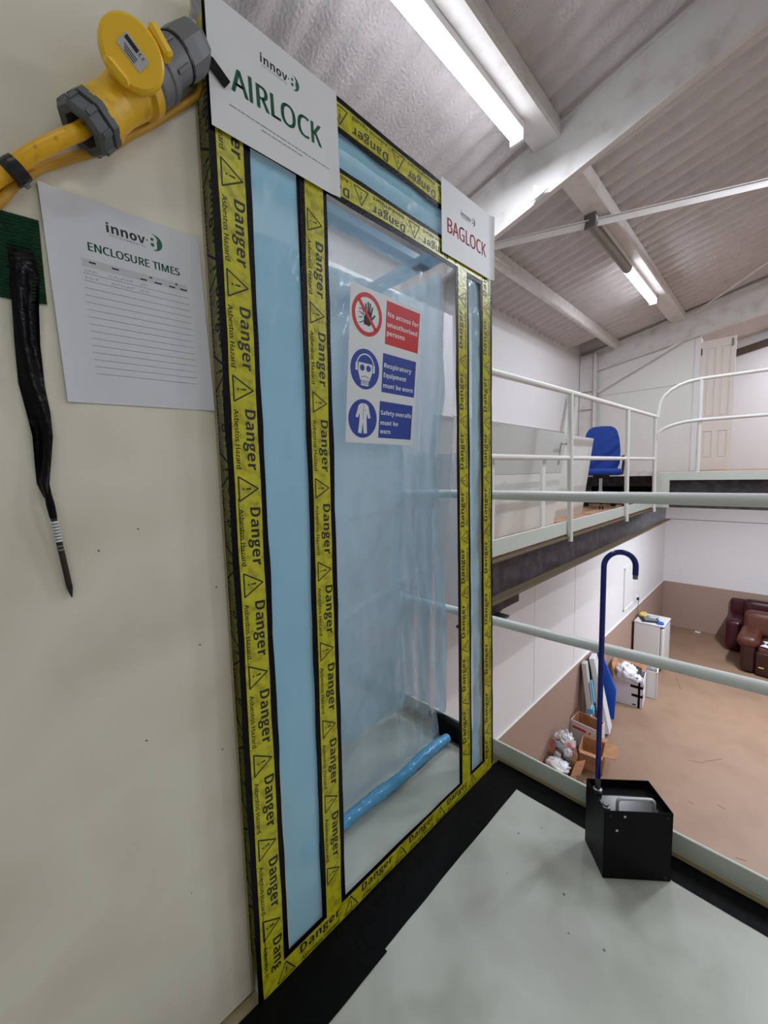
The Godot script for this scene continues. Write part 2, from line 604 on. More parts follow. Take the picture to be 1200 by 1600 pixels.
# ---------------------------------------------------------------- building shell
func build_shell() -> void:
	struct("floor", box(Vector3(-3.2, -2.6, -2.2), Vector3(11.2, -2.45, 6.7)), M.tan_floor, "tan vinyl floor of the lower room")
	# long back wall behind the upper levels
	struct("wall_back", box(Vector3(-3.2, -2.45, -2.12), Vector3(11.1, 3.95, -1.97)), M.white_wall, "white wall at the back of the far gallery")
	var ledge := struct("trim_1", box(Vector3(1.6, 1.86, -1.97), Vector3(7.8, 1.885, -1.955), 0.003), M.white_wall, "thin horizontal joint strip on the gallery wall")
	ledge.name = "trim_1"
	# side wall of the lower room, white over tan dado
	var w := struct("wall_side", box(Vector3(1.2, -1.42, -1.2), Vector3(10.9, 0.36, -1.08)), M.white_wall, "white side wall of the lower room below the gallery")
	part(w, "end_panel", box(Vector3(1.2, 0.36, -1.2), Vector3(2.6, 2.4, -1.08)), M.white_wall)
	for x in [2.9, 4.1, 5.3, 6.5, 8.9]:
		part(w, "joint_strip", box(Vector3(x - 0.006, -1.40, -1.08), Vector3(x + 0.006, 0.34, -1.077), 0.001), M.white_paint)
	part(w, "dado_panel", box(Vector3(1.2, -2.45, -1.2), Vector3(10.9, -1.42, -1.07)), M.tan_dado, "tan lower half of the wall")
	part(w, "dado_cap", box(Vector3(1.2, -1.425, -1.08), Vector3(10.9, -1.41, -1.062), 0.003), M.white_paint)
	var fw := struct("wall_far", box(Vector3(10.9, -1.42, -2.0), Vector3(11.1, 5.4, 6.6)), M.white_wall, "white far end wall over the tan dado")
	part(fw, "dado_panel", box(Vector3(10.89, -2.45, -1.2), Vector3(11.1, -1.42, 6.6)), M.tan_dado, "tan lower half of the wall")
	part(fw, "skirting", box(Vector3(10.878, -2.45, -1.07), Vector3(10.892, -2.40, 6.6), 0.003), M.tan_dado)
	part(fw, "joint_strip", box(Vector3(10.895, 0.03, -1.07), Vector3(10.902, 0.042, 6.5)), M.ink_grey)
	struct("wall_front", box(Vector3(-3.2, -2.45, 6.5), Vector3(11.1, 5.4, 6.65)), M.white_wall, "white wall on the hall's open side")
	struct("wall_near", box(Vector3(-3.2, -2.45, -2.0), Vector3(-3.05, 5.4, 6.6)), M.white_wall, "white end wall behind the camera")
	struct("wall_under", box(Vector3(1.0, -2.45, -1.1), Vector3(1.15, -0.16, 6.5)), M.white_wall, "white wall under the walkway edge")
	# the cream panel wall that carries the notice
	var pw := struct("wall_left", box(Vector3(-3.05, 0.0, -0.075), Vector3(0.322, 3.72, -0.035), 0.003), M.cream_board, "cream painted board wall carrying the enclosure times notice")
	part(pw, "board_edge", box(Vector3(0.321, 0.0, -0.073), Vector3(0.3245, 3.70, -0.037)), M.timber, "raw cut edge")
	for p in [Vector3(0.17, 1.105, -0.0348), Vector3(0.11, 1.075, -0.0348), Vector3(0.155, 0.71, -0.0348), Vector3(0.29, 0.62, -0.0348), Vector3(0.30, 0.97, -0.0348), Vector3(0.26, 0.86, -0.0348), Vector3(0.21, 0.35, -0.0348)]:
		var st := ms()
		prism(st, Transform3D(Basis(), p), disc_poly(Vector2.ZERO, rng.randf_range(0.0012, 0.0022), 8), 0.0004)
		part(pw, "nail_mark", st, M.ink_grey)

# ---------------------------------------------------------------- roof and steelwork
func build_roof() -> void:
	# corrugated sheets sprayed with foam; ribs run up the slope
	var st := ms()
	var nx := 840
	var nz := 60
	var rough := FastNoiseLite.new()
	rough.seed = 12
	rough.frequency = 0.9
	rough.fractal_octaves = 4
	grid(st, nx, nz, func(u: float, v: float) -> Vector3:
		var x := -3.1 + u * 14.1
		var z := -1.99 + v * v * 3.0 + v * 5.5
		var rib := pow(0.5 + 0.5 * cos(TAU * x / 0.168), 1.3) * 0.05
		var soft := 0.35 + 0.65 * smoothstep(2.2, 3.4, x)
		var y := roof_y(z) + rib * soft + rough.get_noise_2d(x, z) * 0.022
		# the sheets stand open over the corner column
		y += 0.42 * smoothstep(7.30, 7.36, x) * smoothstep(7.90, 7.84, x) * smoothstep(-1.50, -1.60, z)
		return Vector3(x, y, z))
	var sky := grid_top(st)
	var roof := struct("ceiling", sky, M.foam_roof, "off-white sprayed foam on corrugated roof sheets")
	part(roof, "roof_cover", box_sloped(-3.2, 11.1, -2.1, 6.6, 0.52, 0.60), M.foam_roof)
	# purlins along the hall
	var i := 0
	for z in [-1.40, -0.535, 1.15, 2.1, 3.2, 4.3, 5.4]:
		i += 1
		var p := ms()
		var y := roof_y(z)
		var dz := 0.10 if i == 2 else 0.035
		var dy := 0.095 if i == 2 else 0.13
		bx(p, Vector3(-3.0, y - dy, z - dz), Vector3(10.88, y + 0.03, z + dz), 0.014)
		var o := part(self, "roof_purlin", p, M.steel_white)
		tag(o, ["white roof purlin nearest the gallery wall", "white roof purlin beside the two fluorescent battens", "white roof purlin third up the slope", "white roof purlin fourth up the slope", "white roof purlin fifth up the slope", "white roof purlin sixth up the slope", "white roof purlin highest up the slope"][i - 1], "beam", "roof purlins")
	rafter("roof_rafter", 3.0, 3.07 - 0.938 * 0.0 , -0.938, 0.256, "deep white steel rafter crossing above the airlock", 0.0)
	rafter("roof_rafter", 7.94, 2.99, -1.69, 0.165, "white steel rafter over the partition with the narrow door", 1.0)
	# roof bracing
	var b := ms()
	bar(b, Vector3(3.3, roof_y(-1.45) - 0.16, -1.45), Vector3(5.6, roof_y(1.15) - 0.16, 1.15), 0.006, 0.06, Vector3(0, 1, 0.2))
	bar(b, Vector3(3.3, roof_y(-1.45) - 0.132, -1.45), Vector3(5.6, roof_y(1.15) - 0.132, 1.15), 0.06, 0.006, Vector3(0, 1, 0.2))
	var br := part(self, "roof_brace", b, M.steel_white)
	tag(br, "flat white angle brace under the roof sheets", "brace")
	b = ms()
	tube(b, [Vector3(7.86, roof_y(-0.33) - 0.10, -0.33), Vector3(6.4, roof_y(1.15) - 0.14, 1.15)], 0.013, 10)
	br = part(self, "tie_rod", b, M.steel_white)
	tag(br, "slim white tie rod rising from the far rafter", "rod")

func grid_top(st: SurfaceTool) -> SurfaceTool:
	return st

func box_sloped(x0: float, x1: float, z0: float, z1: float, lo: float, hi: float) -> SurfaceTool:
	var st := ms()
	var poly := PackedVector2Array([Vector2(-z0, roof_y(z0) + lo), Vector2(-z1, roof_y(z1) + lo), Vector2(-z1, roof_y(z1) + hi), Vector2(-z0, roof_y(z0) + hi)])
	prism(st, Transform3D(Basis(Vector3(0, 0, -1), Vector3(0, 1, 0), Vector3(1, 0, 0)), Vector3(x0, 0, 0)), poly, x1 - x0)
	return st

func rafter(called: String, x: float, y0: float, z0: float, slope: float, label: String, boxed: float) -> void:
	var t := thing(called, label, "beam", Vector3.ZERO, 0.0, "roof rafters")
	var bot := func(z: float) -> float: return y0 + (z - z0) * slope
	var za := -1.97
	var zb := 6.5
	var zm := 2.2   # the haunch ends here; beyond it the rafter runs parallel with the roof
	var ym: float = bot.call(zm)
	var yb := ym + (zb - zm) * 0.215
	var web := PackedVector2Array([Vector2(-za, bot.call(za)), Vector2(-zm, ym), Vector2(-zb, yb), Vector2(-zb, roof_y(zb) - 0.0), Vector2(-za, roof_y(za) - 0.0)])
	var st := ms()
	prism(st, Transform3D(Basis(Vector3(0, 0, -1), Vector3(0, 1, 0), Vector3(1, 0, 0)), Vector3(x - 0.008, 0, 0)), web, 0.016)
	part(t, "web", st, M.steel_white)
	st = ms()
	var fl := 0.024 if boxed == 0.0 else 0.05
	bar(st, Vector3(x, bot.call(za), za), Vector3(x, ym, zm), fl * 2, 0.014)
	bar(st, Vector3(x, ym, zm), Vector3(x, yb, zb), fl * 2, 0.014)
	part(t, "bottom_flange", st, M.steel_white)
	st = ms()
	bar(st, Vector3(x, roof_y(za) - 0.03, za), Vector3(x, roof_y(zb) - 0.03, zb), fl * 2, 0.014)
	part(t, "top_flange", st, M.steel_white)
	if boxed == 0.0:
		st = ms()
		prism(st, Transform3D(Basis(Vector3(0, 0, -1), Vector3(0, 1, 0), Vector3(1, 0, 0)), Vector3(x - 0.06, 0, 0)), PackedVector2Array([Vector2(0.62, bot.call(-0.62)), Vector2(0.50, bot.call(-0.50)), Vector2(0.60, bot.call(-0.6) + 0.1)]), 0.008)
		part(t, "gusset", st, M.steel_white)
	else:
		# short brace from column to rafter
		st = ms()
		bar(st, Vector3(x - 0.06, 2.60, -1.66), Vector3(x - 0.06, 3.19, -0.45), 0.03, 0.035)
		part(t, "haunch_brace", st, M.steel_white)

# ---------------------------------------------------------------- near walkway
func build_platform() -> void:
	var f := struct("floor", box(Vector3(-3.05, -0.16, -1.97), Vector3(1.40, -0.012, 6.5)), M.floor_under, "walkway deck with sheet covering")
	part(f, "white_sheet", box(Vector3(-3.0, -0.012, 0.118), Vector3(1.335, 0.0, 6.4), 0.002), M.floor_sheet, "pale protective floor sheet")
	part(f, "airlock_sheet", box(Vector3(0.33, -0.012, -0.98), Vector3(1.335, -0.001, 0.06), 0.002), M.floor_sheet, "pale floor sheet inside the airlock")
	for k in 9:
		var st := ms()
		prism(st, Transform3D(Basis(Vector3(1, 0, 0), Vector3(0, 0, -1), Vector3(0, 1, 0)), Vector3(rng.randf_range(0.6, 1.25), 0.0, rng.randf_range(0.2, 0.8))), disc_poly(Vector2.ZERO, rng.randf_range(0.0015, 0.004), 7), 0.0006)
		part(f, "scuff_mark", st, M.ink_grey)
	# black tape on the floor
	var z1 := 0.126
	var tp := part(self, "floor_tape", strip_tape(Vector3(0.57, 0.0, 0.06), Vector3(1.36, 0.0, 0.06), 0.128, 0.0016, 0.0015), M.floor_tape)
	tag(tp, "wide black tape along the foot of the airlock", "tape", "black floor tapes")
	tp = part(self, "floor_tape", strip_tape(Vector3(-0.4, 0.0015, 0.064), Vector3(0.595, 0.0015, 0.064), 0.14, 0.0016, 0.0015), M.floor_tape)
	tag(tp, "black tape at the wall foot, overlapping near the left corner of the airlock", "tape", "black floor tapes")
	tp = part(self, "floor_tape", strip_tape(Vector3(1.338, 0.0005, 0.0), Vector3(1.338, 0.0005, 2.6), 0.088, 0.0016, 0.0015), M.floor_tape)
	tag(tp, "black tape along the toe board under the black box", "tape", "black floor tapes")
	# guard rail with toe board
	var t := thing("guard_rail", "pale painted tube guard rail with toe board beside the airlock", "railing", Vector3(1.42, 0, 0))
	var st := ms()
	tube(st, [Vector3(0, 1.10, -0.9), Vector3(0, 1.10, 0.5), Vector3(0, 1.105, 3.2)], 0.0185, 20)
	part(t, "top_rail", st, M.rail_paint)
	st = ms()
	tube(st, [Vector3(0, 0.565, -0.9), Vector3(0, 0.58, 0.2), Vector3(0, 0.597, 0.8), Vector3(0, 0.60, 3.2)], 0.0185, 20)
	part(t, "middle_rail", st, M.rail_paint)
	part(t, "toe_board", box(Vector3(-0.032, 0.017, -1.0), Vector3(-0.022, 0.078, 3.3), 0.002), M.toe_board)
	part(t, "kerb_angle", box(Vector3(-0.036, -0.012, -1.0), Vector3(-0.022, 0.018, 3.3), 0.002), M.floor_under, "bare brown strip under the toe board")
	for z in [-0.88, 1.5, 2.9]:
		st = ms()
		tube(st, [Vector3(0, -0.16, z), Vector3(0, 1.10, z)], 0.0185, 16)
		part(t, "post", st, M.rail_paint)

# thin tape lying on y, from a to b, slightly wavy edges
func strip_tape(a: Vector3, b: Vector3, w: float, th: float, wav: float) -> SurfaceTool:
	return tape_shape(a, b, Vector3.UP, w, th, wav)

func tape_shape(a: Vector3, b: Vector3, n: Vector3, w: float, th: float, wav: float, sd := 0.0) -> SurfaceTool:
	var st := ms()
	var x := (b - a).normalized()
	var y := n.cross(x).normalized()
	var L := (b - a).length()
	var k := int(maxf(4.0, L / 0.03))
	var up := []
	var dn := []
	for i in k + 1:
		var p := a + x * L * i / k
		var e0 := fn.get_noise_2d(i * 9.0 + sd * 131.0, 17.0) * wav * 2.0
		var e1 := fn.get_noise_2d(i * 9.0 + sd * 131.0, 390.0) * wav * 2.0
		up.append(p + y * (w / 2.0 + e0))
		dn.append(p - y * (w / 2.0 + e1))
	for i in k:
		var mid := (up[i] + dn[i + 1]) / 2.0 + n * th * 0.5 as Vector3
		quad_out(st, up[i] + n * th, up[i + 1] + n * th, dn[i + 1] + n * th, dn[i] + n * th, mid - n * th)
		quad_out(st, up[i], up[i + 1], up[i + 1] + n * th, up[i] + n * th, mid)
		quad_out(st, dn[i], dn[i + 1], dn[i + 1] + n * th, dn[i] + n * th, mid)
	quad_out(st, up[0], dn[0], dn[0] + n * th, up[0] + n * th, a + x * 0.01)
	quad_out(st, up[k], dn[k], dn[k] + n * th, up[k] + n * th, b - x * 0.01)
	return st

# ---------------------------------------------------------------- airlock
# yellow hazard tape on a black one; text runs from a to b, first triangle at distance ph
func hazard(parent: Node3D, a: Vector3, b: Vector3, n: Vector3, w: float, ph: float, sd: float, side := false) -> void:
	part(parent, "backing_tape", tape_shape(a, b, n, w + (0.008 if side else 0.026), 0.0012, 0.0022, sd), M.black_tape, "black tape under the yellow one")
	var o := part(parent, "hazard_tape", tape_shape(a + n * 0.0012, b + n * 0.0012, n, w, 0.0008, 0.0015, sd + 5.0), M.hazard_yellow, "yellow tape printed Danger Asbestos Hazard")
	var x := (b - a).normalized()
	var y := n.cross(x).normalized()
	var L := (b - a).length()
	var s := w / 0.056
	var base := Basis(x, y, n)
	var k := -1
	while true:
		var d := ph + k * 0.2
		k += 1
		if d > L + 0.1: break
		var T := Transform3D(base, a + x * d + n * 0.0021)
		if d > 0.022 and d < L - 0.022:
			var q := part(o, "warning_triangle", triangle_mesh(s), M.print_black)
			q.transform = T
		var dw := d + 0.1
		if dw > 0.06 and dw < L - 0.06:
			var q := part(o, "lettering", danger_mesh(s), M.print_black)
			q.transform = T * Transform3D(Basis(), Vector3(0.1, 0, 0))

var tape_prints := {}
func triangle_mesh(s: float) -> Mesh:
	var key := "t%.3f" % s
	if not tape_prints.has(key):
		var tris := ms()
		var T := Transform3D()
		var A := Vector2(-0.026, -0.021) * s
		var B := Vector2(0.026, -0.021) * s
		var C := Vector2(0.0, 0.022) * s
		stroke(tris, T, A, B, 0.003 * s, 0.0002)
		stroke(tris, T, B, C, 0.003 * s, 0.0002)
		stroke(tris, T, C, A, 0.003 * s, 0.0002)
		prism(tris, T, PackedVector2Array([Vector2(-0.0022, 0.006) * s, Vector2(-0.001, -0.006) * s, Vector2(0.001, -0.006) * s, Vector2(0.0022, 0.006) * s]), 0.0002)
		prism(tris, T, disc_poly(Vector2(0, -0.0112) * s, 0.002 * s, 8), 0.0002)
		tape_prints[key] = done(tris)
	return tape_prints[key]

func danger_mesh(s: float) -> Mesh:
	var key := "d%.3f" % s
	if not tape_prints.has(key):
		var st := lst()
		letters(st, "Danger", Transform3D(Basis(), Vector3(0, 0.009 * s, 0)), 0.023 * s, true, 0.122, 0.05)
		letters(st, "Asbestos Hazard", Transform3D(Basis(), Vector3(0, -0.018 * s, 0)), 0.0098 * s, "semi", 0.118, 0.06)
		tape_prints[key] = st.commit()
	return tape_prints[key]

func sheet(x0: float, x1: float, y0: float, y1: float, z: float, amp: float, sd: float, nu := 24, nv := 60) -> SurfaceTool:
	var st := ms()
	grid(st, nu, nv, func(u: float, v: float) -> Vector3:
		var x := lerpf(x0, x1, u)
		var y := lerpf(y0, y1, v)
		return Vector3(x, y, z + amp * fn.get_noise_3d(x * 900.0 + sd * 77.0, y * 420.0, sd * 10.0) + amp * 0.35 * fn.get_noise_3d(x * 3600.0, y * 2400.0 + sd * 50.0, 3.0)))
	return st

func curtain_z(y: float) -> float:
	return -0.06 - (1.7 - y) * 0.107

func curtain_fold(x: float, y: float) -> float:
	var k := smoothstep(0.86, 1.12, x)
	var q := x + (y - 1.0) * 0.09
	var z := 0.011 * k * sin(q * 62.0 + sin(y * 2.1) * 1.4) * (0.55 + 0.45 * fn.get_noise_2d(x * 200.0, y * 120.0))
	z += 0.006 * fn.get_noise_3d(x * 500.0, y * 260.0, 40.0)
	z += 0.0016 * fn.get_noise_3d(x * 2600.0, y * 1900.0, 90.0)
	# creases where the sheet was folded in its packet
	z += 0.004 * exp(-pow((y - 0.79 - (x - 0.9) * 0.22) / 0.012, 2.0)) * smoothstep(0.55, 0.6, x)
	z += 0.0035 * exp(-pow((y - 1.08 - (x - 0.9) * 0.04) / 0.010, 2.0))
	z -= 0.0035 * exp(-pow((y - 1.45 + (x - 0.9) * 0.05) / 0.010, 2.0)) * smoothstep(0.95, 1.0, x)
	return z

func build_airlock() -> void:
	var t := thing("airlock_enclosure", "blue polythene airlock doorway edged with yellow asbestos hazard tape", "enclosure")
	# timber frame
	for x in [0.343, 1.262]:
		part(t, "post", box(Vector3(x, 0.0, -0.12 if x < 1.0 else -0.046), Vector3(x + 0.062, 2.062, -0.004), 0.002), M.timber)
	for x in [0.516, 1.112]:
		part(t, "door_post", box(Vector3(x, 0.05, -0.0075), Vector3(x + 0.06, 1.90, -0.004), 0.001), M.black_tape)
	part(t, "head_rail", box(Vector3(0.405, 2.004, -0.046), Vector3(1.262, 2.062, -0.004), 0.002), M.timber)
	part(t, "door_head", box(Vector3(0.405, 1.855, -0.0075), Vector3(1.262, 1.908, -0.004), 0.001), M.black_tape)
	part(t, "sill", box(Vector3(0.405, 0.0, -0.012), Vector3(1.262, 0.048, -0.004), 0.001), M.black_tape)
	# tapes on the front
	var zf := -0.0035
	var N := Vector3(0, 0, 1)
	hazard(t, Vector3(0.369, 2.055, zf), Vector3(0.360, 0.004, zf), N, 0.054, 2.055 - 1.969, 1.0)
	hazard(t, Vector3(0.559, 1.90, zf), Vector3(0.535, 0.045, zf), N, 0.050, 1.90 - 1.763, 2.0)
	hazard(t, Vector3(1.150, 0.045, zf), Vector3(1.140, 1.90, zf), N, 0.050, 0.165 - 0.045, 3.0)
	hazard(t, Vector3(1.302, 0.01, zf), Vector3(1.288, 2.05, zf), N, 0.050, 0.172 - 0.01, 4.0)
	hazard(t, Vector3(1.315, 2.033, zf + 0.0003), Vector3(0.345, 2.033, zf + 0.0003), N, 0.052, 1.315 - 1.04, 5.0)
	hazard(t, Vector3(1.26, 1.881, zf + 0.0004), Vector3(0.395, 1.881, zf + 0.0004), N, 0.050, 1.26 - 1.102, 6.0)
	hazard(t, Vector3(0.335, 0.027, zf + 0.0006), Vector3(1.325, 0.027, zf + 0.0006), N, 0.050, 0.391 - 0.335, 7.0)
	# tape wrapped round the left edge
	hazard(t, Vector3(0.3432, 2.06, -0.048), Vector3(0.3432, 0.01, -0.048), Vector3(-1, 0, 0), 0.084, 0.05, 8.0, true)
	# polythene strips round the doorway
	part(t, "polythene_strip", sheet(0.388, 0.53, 0.045, 2.005, -0.008, 0.003, 1.0, 16, 120), M.film_blue, "blue tinted polythene left of the doorway")
	part(t, "polythene_strip", sheet(1.165, 1.27, 0.045, 2.005, -0.010, 0.010, 2.0, 14, 120), M.film_pale, "blue tinted polythene right of the doorway")
	part(t, "polythene_strip", sheet(0.53, 1.165, 1.90, 2.01, -0.008, 0.003, 3.0, 60, 12), M.film_blue, "blue tinted polythene above the doorway")
	# hanging door curtain with its rolled hem
	var st := ms()
	grid(st, 90, 150, func(u: float, v: float) -> Vector3:
		var y := lerpf(0.05, 1.90, v)
		var right := 1.243 + 0.012 * sin(y * 5.0) + 0.05 * smoothstep(0.25, 0.0, y)
		var x := lerpf(0.56, right, u)
		return Vector3(x, y, curtain_z(y) + curtain_fold(x, y)))
	var cur := part(t, "door_curtain", st, M.film_curtain, "clear polythene door curtain")
	st = ms()
	var pts := []
	var rad := []
	for i in 61:
		var x := lerpf(0.58, 1.315, i / 60.0)
		pts.append(Vector3(x, 0.032 + 0.004 * sin(x * 17.0), -0.208 + 0.004 * sin(x * 9.0)))
		rad.append(0.021 + 0.0015 * sin(x * 23.0) + 0.003 * fn.get_noise_1d(x * 9000.0))
	tube(st, pts, rad, 14)
	part(cur, "rolled_hem", st, M.film_roll, "bright blue rolled bottom hem")
	# inner sheets of the enclosure
	part(t, "inner_curtain", sheet(0.39, 1.385, 0.02, 2.02, -0.52, 0.03, 4.0, 50, 60), M.film_inner, "second polythene curtain")
	st = ms()
	grid(st, 50, 90, func(u: float, v: float) -> Vector3:
		var z := lerpf(-0.27, -0.52, u) + 0.02 * sin(v * 9.0) * (1.0 - u)
		var y := lerpf(0.09, 2.02, v)
		return Vector3(1.378 + 0.010 * fn.get_noise_2d(z * 1500.0, y * 300.0) + 0.009 * sin(z * 95.0 + y * 9.0), y, z))
	part(t, "side_flap", st, M.film_flap, "loose polythene flap beside the guard rail")
	part(t, "back_sheet", sheet(0.36, 1.34, 0.02, 2.03, -0.97, 0.02, 5.0, 30, 40), M.film_deep)
	st = ms()
	grid(st, 30, 40, func(u: float, v: float) -> Vector3:
		var z := lerpf(-0.03, -0.97, u)
		var y := lerpf(0.01, 2.03, v)
		return Vector3(0.375 + 0.012 * fn.get_noise_2d(z * 600.0, y * 300.0), y, z))
	part(t, "side_sheet", st, M.film_deep)
	st = ms()
	grid(st, 30, 30, func(u: float, v: float) -> Vector3:
		var z := lerpf(-0.03, -0.97, u)
		var x := lerpf(0.36, 1.34, v)
		return Vector3(x, 2.035 - 0.02 * sin(PI * u) * sin(PI * v) + 0.006 * fn.get_noise_2d(z * 700.0, x * 700.0), z))
	part(t, "roof_sheet", st, M.film_clear)
	part(t, "roof_batten", box(Vector3(0.36, 2.03, -0.345), Vector3(1.34, 2.06, -0.285), 0.002), M.film_deep)
	part(t, "roof_batten", box(Vector3(1.27, 2.03, -0.97), Vector3(1.335, 2.06, -0.05), 0.002), M.film_deep)
	part(t, "roof_batten", box(Vector3(0.36, 2.03, -0.97), Vector3(0.42, 2.06, -0.05), 0.002), M.film_deep)
	# black sacking wrapped over the toe board inside
	st = ms()
	tube(st, [Vector3(1.375, 0.05, -0.36), Vector3(1.372, 0.055, -0.28), Vector3(1.368, 0.05, -0.2), Vector3(1.365, 0.045, -0.08)], [0.012, 0.026, 0.024, 0.022], 12)
	rbox(st, Transform3D(Basis(), Vector3(1.362, 0.02, -0.18)), Vector3(0.03, 0.05, 0.26), 0.01, 6, 0.004, 4)
	part(t, "black_wrap", st, M.floor_tape, "black sheeting wrapped over the toe board")

# ---------------------------------------------------------------- far gallery
func build_far_mezzanine() -> void:
	var f := struct("floor", box(Vector3(2.0, 0.62, -1.97), Vector3(6.42, 0.66, -0.50)), M.wood_deck, "brown boarded deck of the far gallery")
	part(f, "underside", box(Vector3(2.0, 0.58, -1.97), Vector3(6.42, 0.62, -0.52)), M.white_wall)
	part(f, "end_board", box(Vector3(1.985, 0.36, -1.08), Vector3(2.0, 1.32, -0.5), 0.002), M.white_wall, "white board closing the gallery end")
	# edge beam
	var t := thing("gallery_beam", "dark steel channel beam under the far gallery edge", "beam")
	part(t, "web", box(Vector3(2.02, 0.385, -0.53), Vector3(7.55, 0.635, -0.515), 0.002), M.black_steel)
	part(t, "top_flange", box(Vector3(2.02, 0.628, -0.53), Vector3(7.55, 0.642, -0.455), 0.002), M.rusty_edge)
	part(t, "bottom_flange", box(Vector3(2.02, 0.372, -0.56), Vector3(7.55, 0.388, -0.44), 0.002), M.rusty_edge)
	t = thing("beam_stub", "short dark steel beam bolted below the gallery beam", "beam")
	var st := ms()
	bx(st, Vector3(2.02, 0.22, -0.60), Vector3(2.72, 0.372, -0.58), 0.002)
	prism(st, Transform3D(Basis(), Vector3(0, 0, -0.6)), PackedVector2Array([Vector2(2.35, 0.372), Vector2(2.35, 0.20), Vector2(2.45, 0.20), Vector2(2.74, 0.29), Vector2(2.74, 0.372)]), 0.01)
	part(t, "web", st, M.black_steel)
	part(t, "flange", box(Vector3(2.02, 0.20, -0.66), Vector3(2.42, 0.215, -0.50), 0.002), M.black_steel)
	# guard rail of the gallery
	t = thing("gallery_railing", "white tube railing along the far gallery edge", "railing", Vector3(0, 0, -0.48))
	st = ms()
	tube(st, [Vector3(2.05, 1.785, 0), Vector3(3.4, 1.825, 0), Vector3(6.38, 1.89, 0.0)], 0.021, 14)
	part(t, "top_rail", st, M.white_paint)
	st = ms()
	tube(st, [Vector3(2.05, 1.284, 0), Vector3(3.4, 1.295, 0), Vector3(6.38, 1.325, 0)], 0.019, 14)
	part(t, "middle_rail", st, M.white_paint)
	part(t, "toe_board", box(Vector3(2.02, 0.66, -0.012), Vector3(6.4, 0.77, 0.002), 0.003), M.toe_board)
	for x in [3.38, 5.06, 6.4]:
		st = ms()
		tube(st, [Vector3(x, 0.60, 0.02), Vector3(x, 1.83 + (x - 3.4) * 0.02, 0.0)], 0.023, 14)
		part(t, "post", st, M.white_paint)
	for x in [2.21, 2.97]:
		part(t, "flat_upright", box(Vector3(x - 0.03, 0.66, -0.05), Vector3(x + 0.03, 1.30, -0.03), 0.003), M.white_paint)
	# raised platform beyond
	var p := struct("floor", box(Vector3(6.46, 1.09, -1.97), Vector3(10.9, 1.137, 6.5)), M.wood_deck, "brown boarded deck of the raised platform")
	part(p, "fascia", box(Vector3(6.42, 1.03, -0.43), Vector3(6.46, 1.14, 6.5), 0.003), M.toe_board)
	part(p, "deep_edge_plate", box(Vector3(6.41, 0.66, -0.46), Vector3(6.455, 1.135, -0.30), 0.003), M.toe_board)
	part(p, "edge_strip", box(Vector3(6.44, 1.09, -1.97), Vector3(6.47, 1.14, -0.46), 0.003), M.white_paint)
	part(p, "edge_beam", box(Vector3(6.50, 0.66, -0.30), Vector3(6.52, 1.05, 6.5)), M.black_steel, "dark steel beam under the platform edge")
	part(p, "underside", box(Vector3(6.55, 1.05, -0.46), Vector3(10.9, 1.09, 6.5)), M.white_wall)
	# low space under the platform behind the gallery: boarded floor, joists, steel side
	part(p, "crawl_floor", box(Vector3(6.42, 0.62, -1.97), Vector3(10.9, 0.66, -0.46)), M.wood_deck)
	part(p, "crawl_side", box(Vector3(6.46, 0.60, -0.475), Vector3(10.9, 1.09, -0.455)), M.black_steel)
	for k in 9:
		part(p, "joist", box(Vector3(6.9 + k * 0.45, 0.93, -1.97), Vector3(6.95 + k * 0.45, 1.09, -0.48), 0.003), M.black_steel)
	t = thing("platform_railing", "white tube railing with curved ends along the raised platform", "railing", Vector3(6.4, 0, 0))
	for y in [2.30, 1.79]:
		var drop := 0.40 if y > 2.0 else 0.20
		var pts := []
		for i in 7:
			var a := PI / 2 * i / 6.0
			pts.append(Vector3(0, y - drop * 0.75 + sin(a) * drop * 0.75, -0.44 + (1.0 - cos(a)) * 0.42))
		if y > 2.0: pts.insert(0, Vector3(0, 1.87, -0.455))
		else: pts.insert(0, Vector3(0, y - drop, -0.455))
		pts.append(Vector3(0, y - 0.02, 1.2))
		pts.append(Vector3(0, y - 0.03, 6.4))
		st = ms()
		tube(st, pts, 0.021, 14)
		part(t, "top_rail" if y > 2.0 else "middle_rail", st, M.white_paint)
	for z in [-0.01, 1.5, 3.0, 4.5]:
		st = ms()
		tube(st, [Vector3(0.045, 1.137, z), Vector3(0.0, 2.29, z)], 0.021, 14)
		part(t, "post", st, M.white_paint)
	# partition with the narrow door
	st = ms()
	var poly := PackedVector2Array([Vector2(1.97, 1.137), Vector2(0.235, 1.137), Vector2(0.235, 3.23), Vector2(1.97, 2.95)])
	prism(st, Transform3D(Basis(Vector3(0, 0, -1), Vector3(0, 1, 0), Vector3(1, 0, 0)), Vector3(7.97, 0, 0)), poly, 0.08)
	var w := struct("wall_partition", st, M.white_paint, "off-white partition across the raised platform")
	part(w, "joint_strip", box(Vector3(7.964, 2.53, -1.95), Vector3(7.972, 2.537, -0.25)), M.ink_pale)
	part(w, "jamb", box(Vector3(7.955, 1.137, -0.30), Vector3(8.06, 3.20, -0.225), 0.004), M.white_wall)
	t = thing("narrow_door", "narrow white panelled door standing in the partition opening", "door", Vector3(7.98, 1.15, -0.215))
	part(t, "leaf", box(Vector3(0.012, 0, 0), Vector3(0.045, 1.985, 0.40), 0.003), M.door_white)
	part(t, "stile_frame", door_face(), M.door_white)
	for q in [[0.055, 0.17], [0.23, 0.345]]:
		for r in [[0.18, 0.60], [0.82, 1.86]]:
			part(t, "panel", box(Vector3(0.004, r[0] + 0.02, q[0] + 0.02), Vector3(0.013, r[1] - 0.02, q[1] - 0.02), 0.004), M.door_white)
	for y in [0.25, 1.78]:
		part(t, "hinge", box(Vector3(-0.006, y, -0.012), Vector3(0.012, y + 0.1, 0.006), 0.002), M.dark_timber)
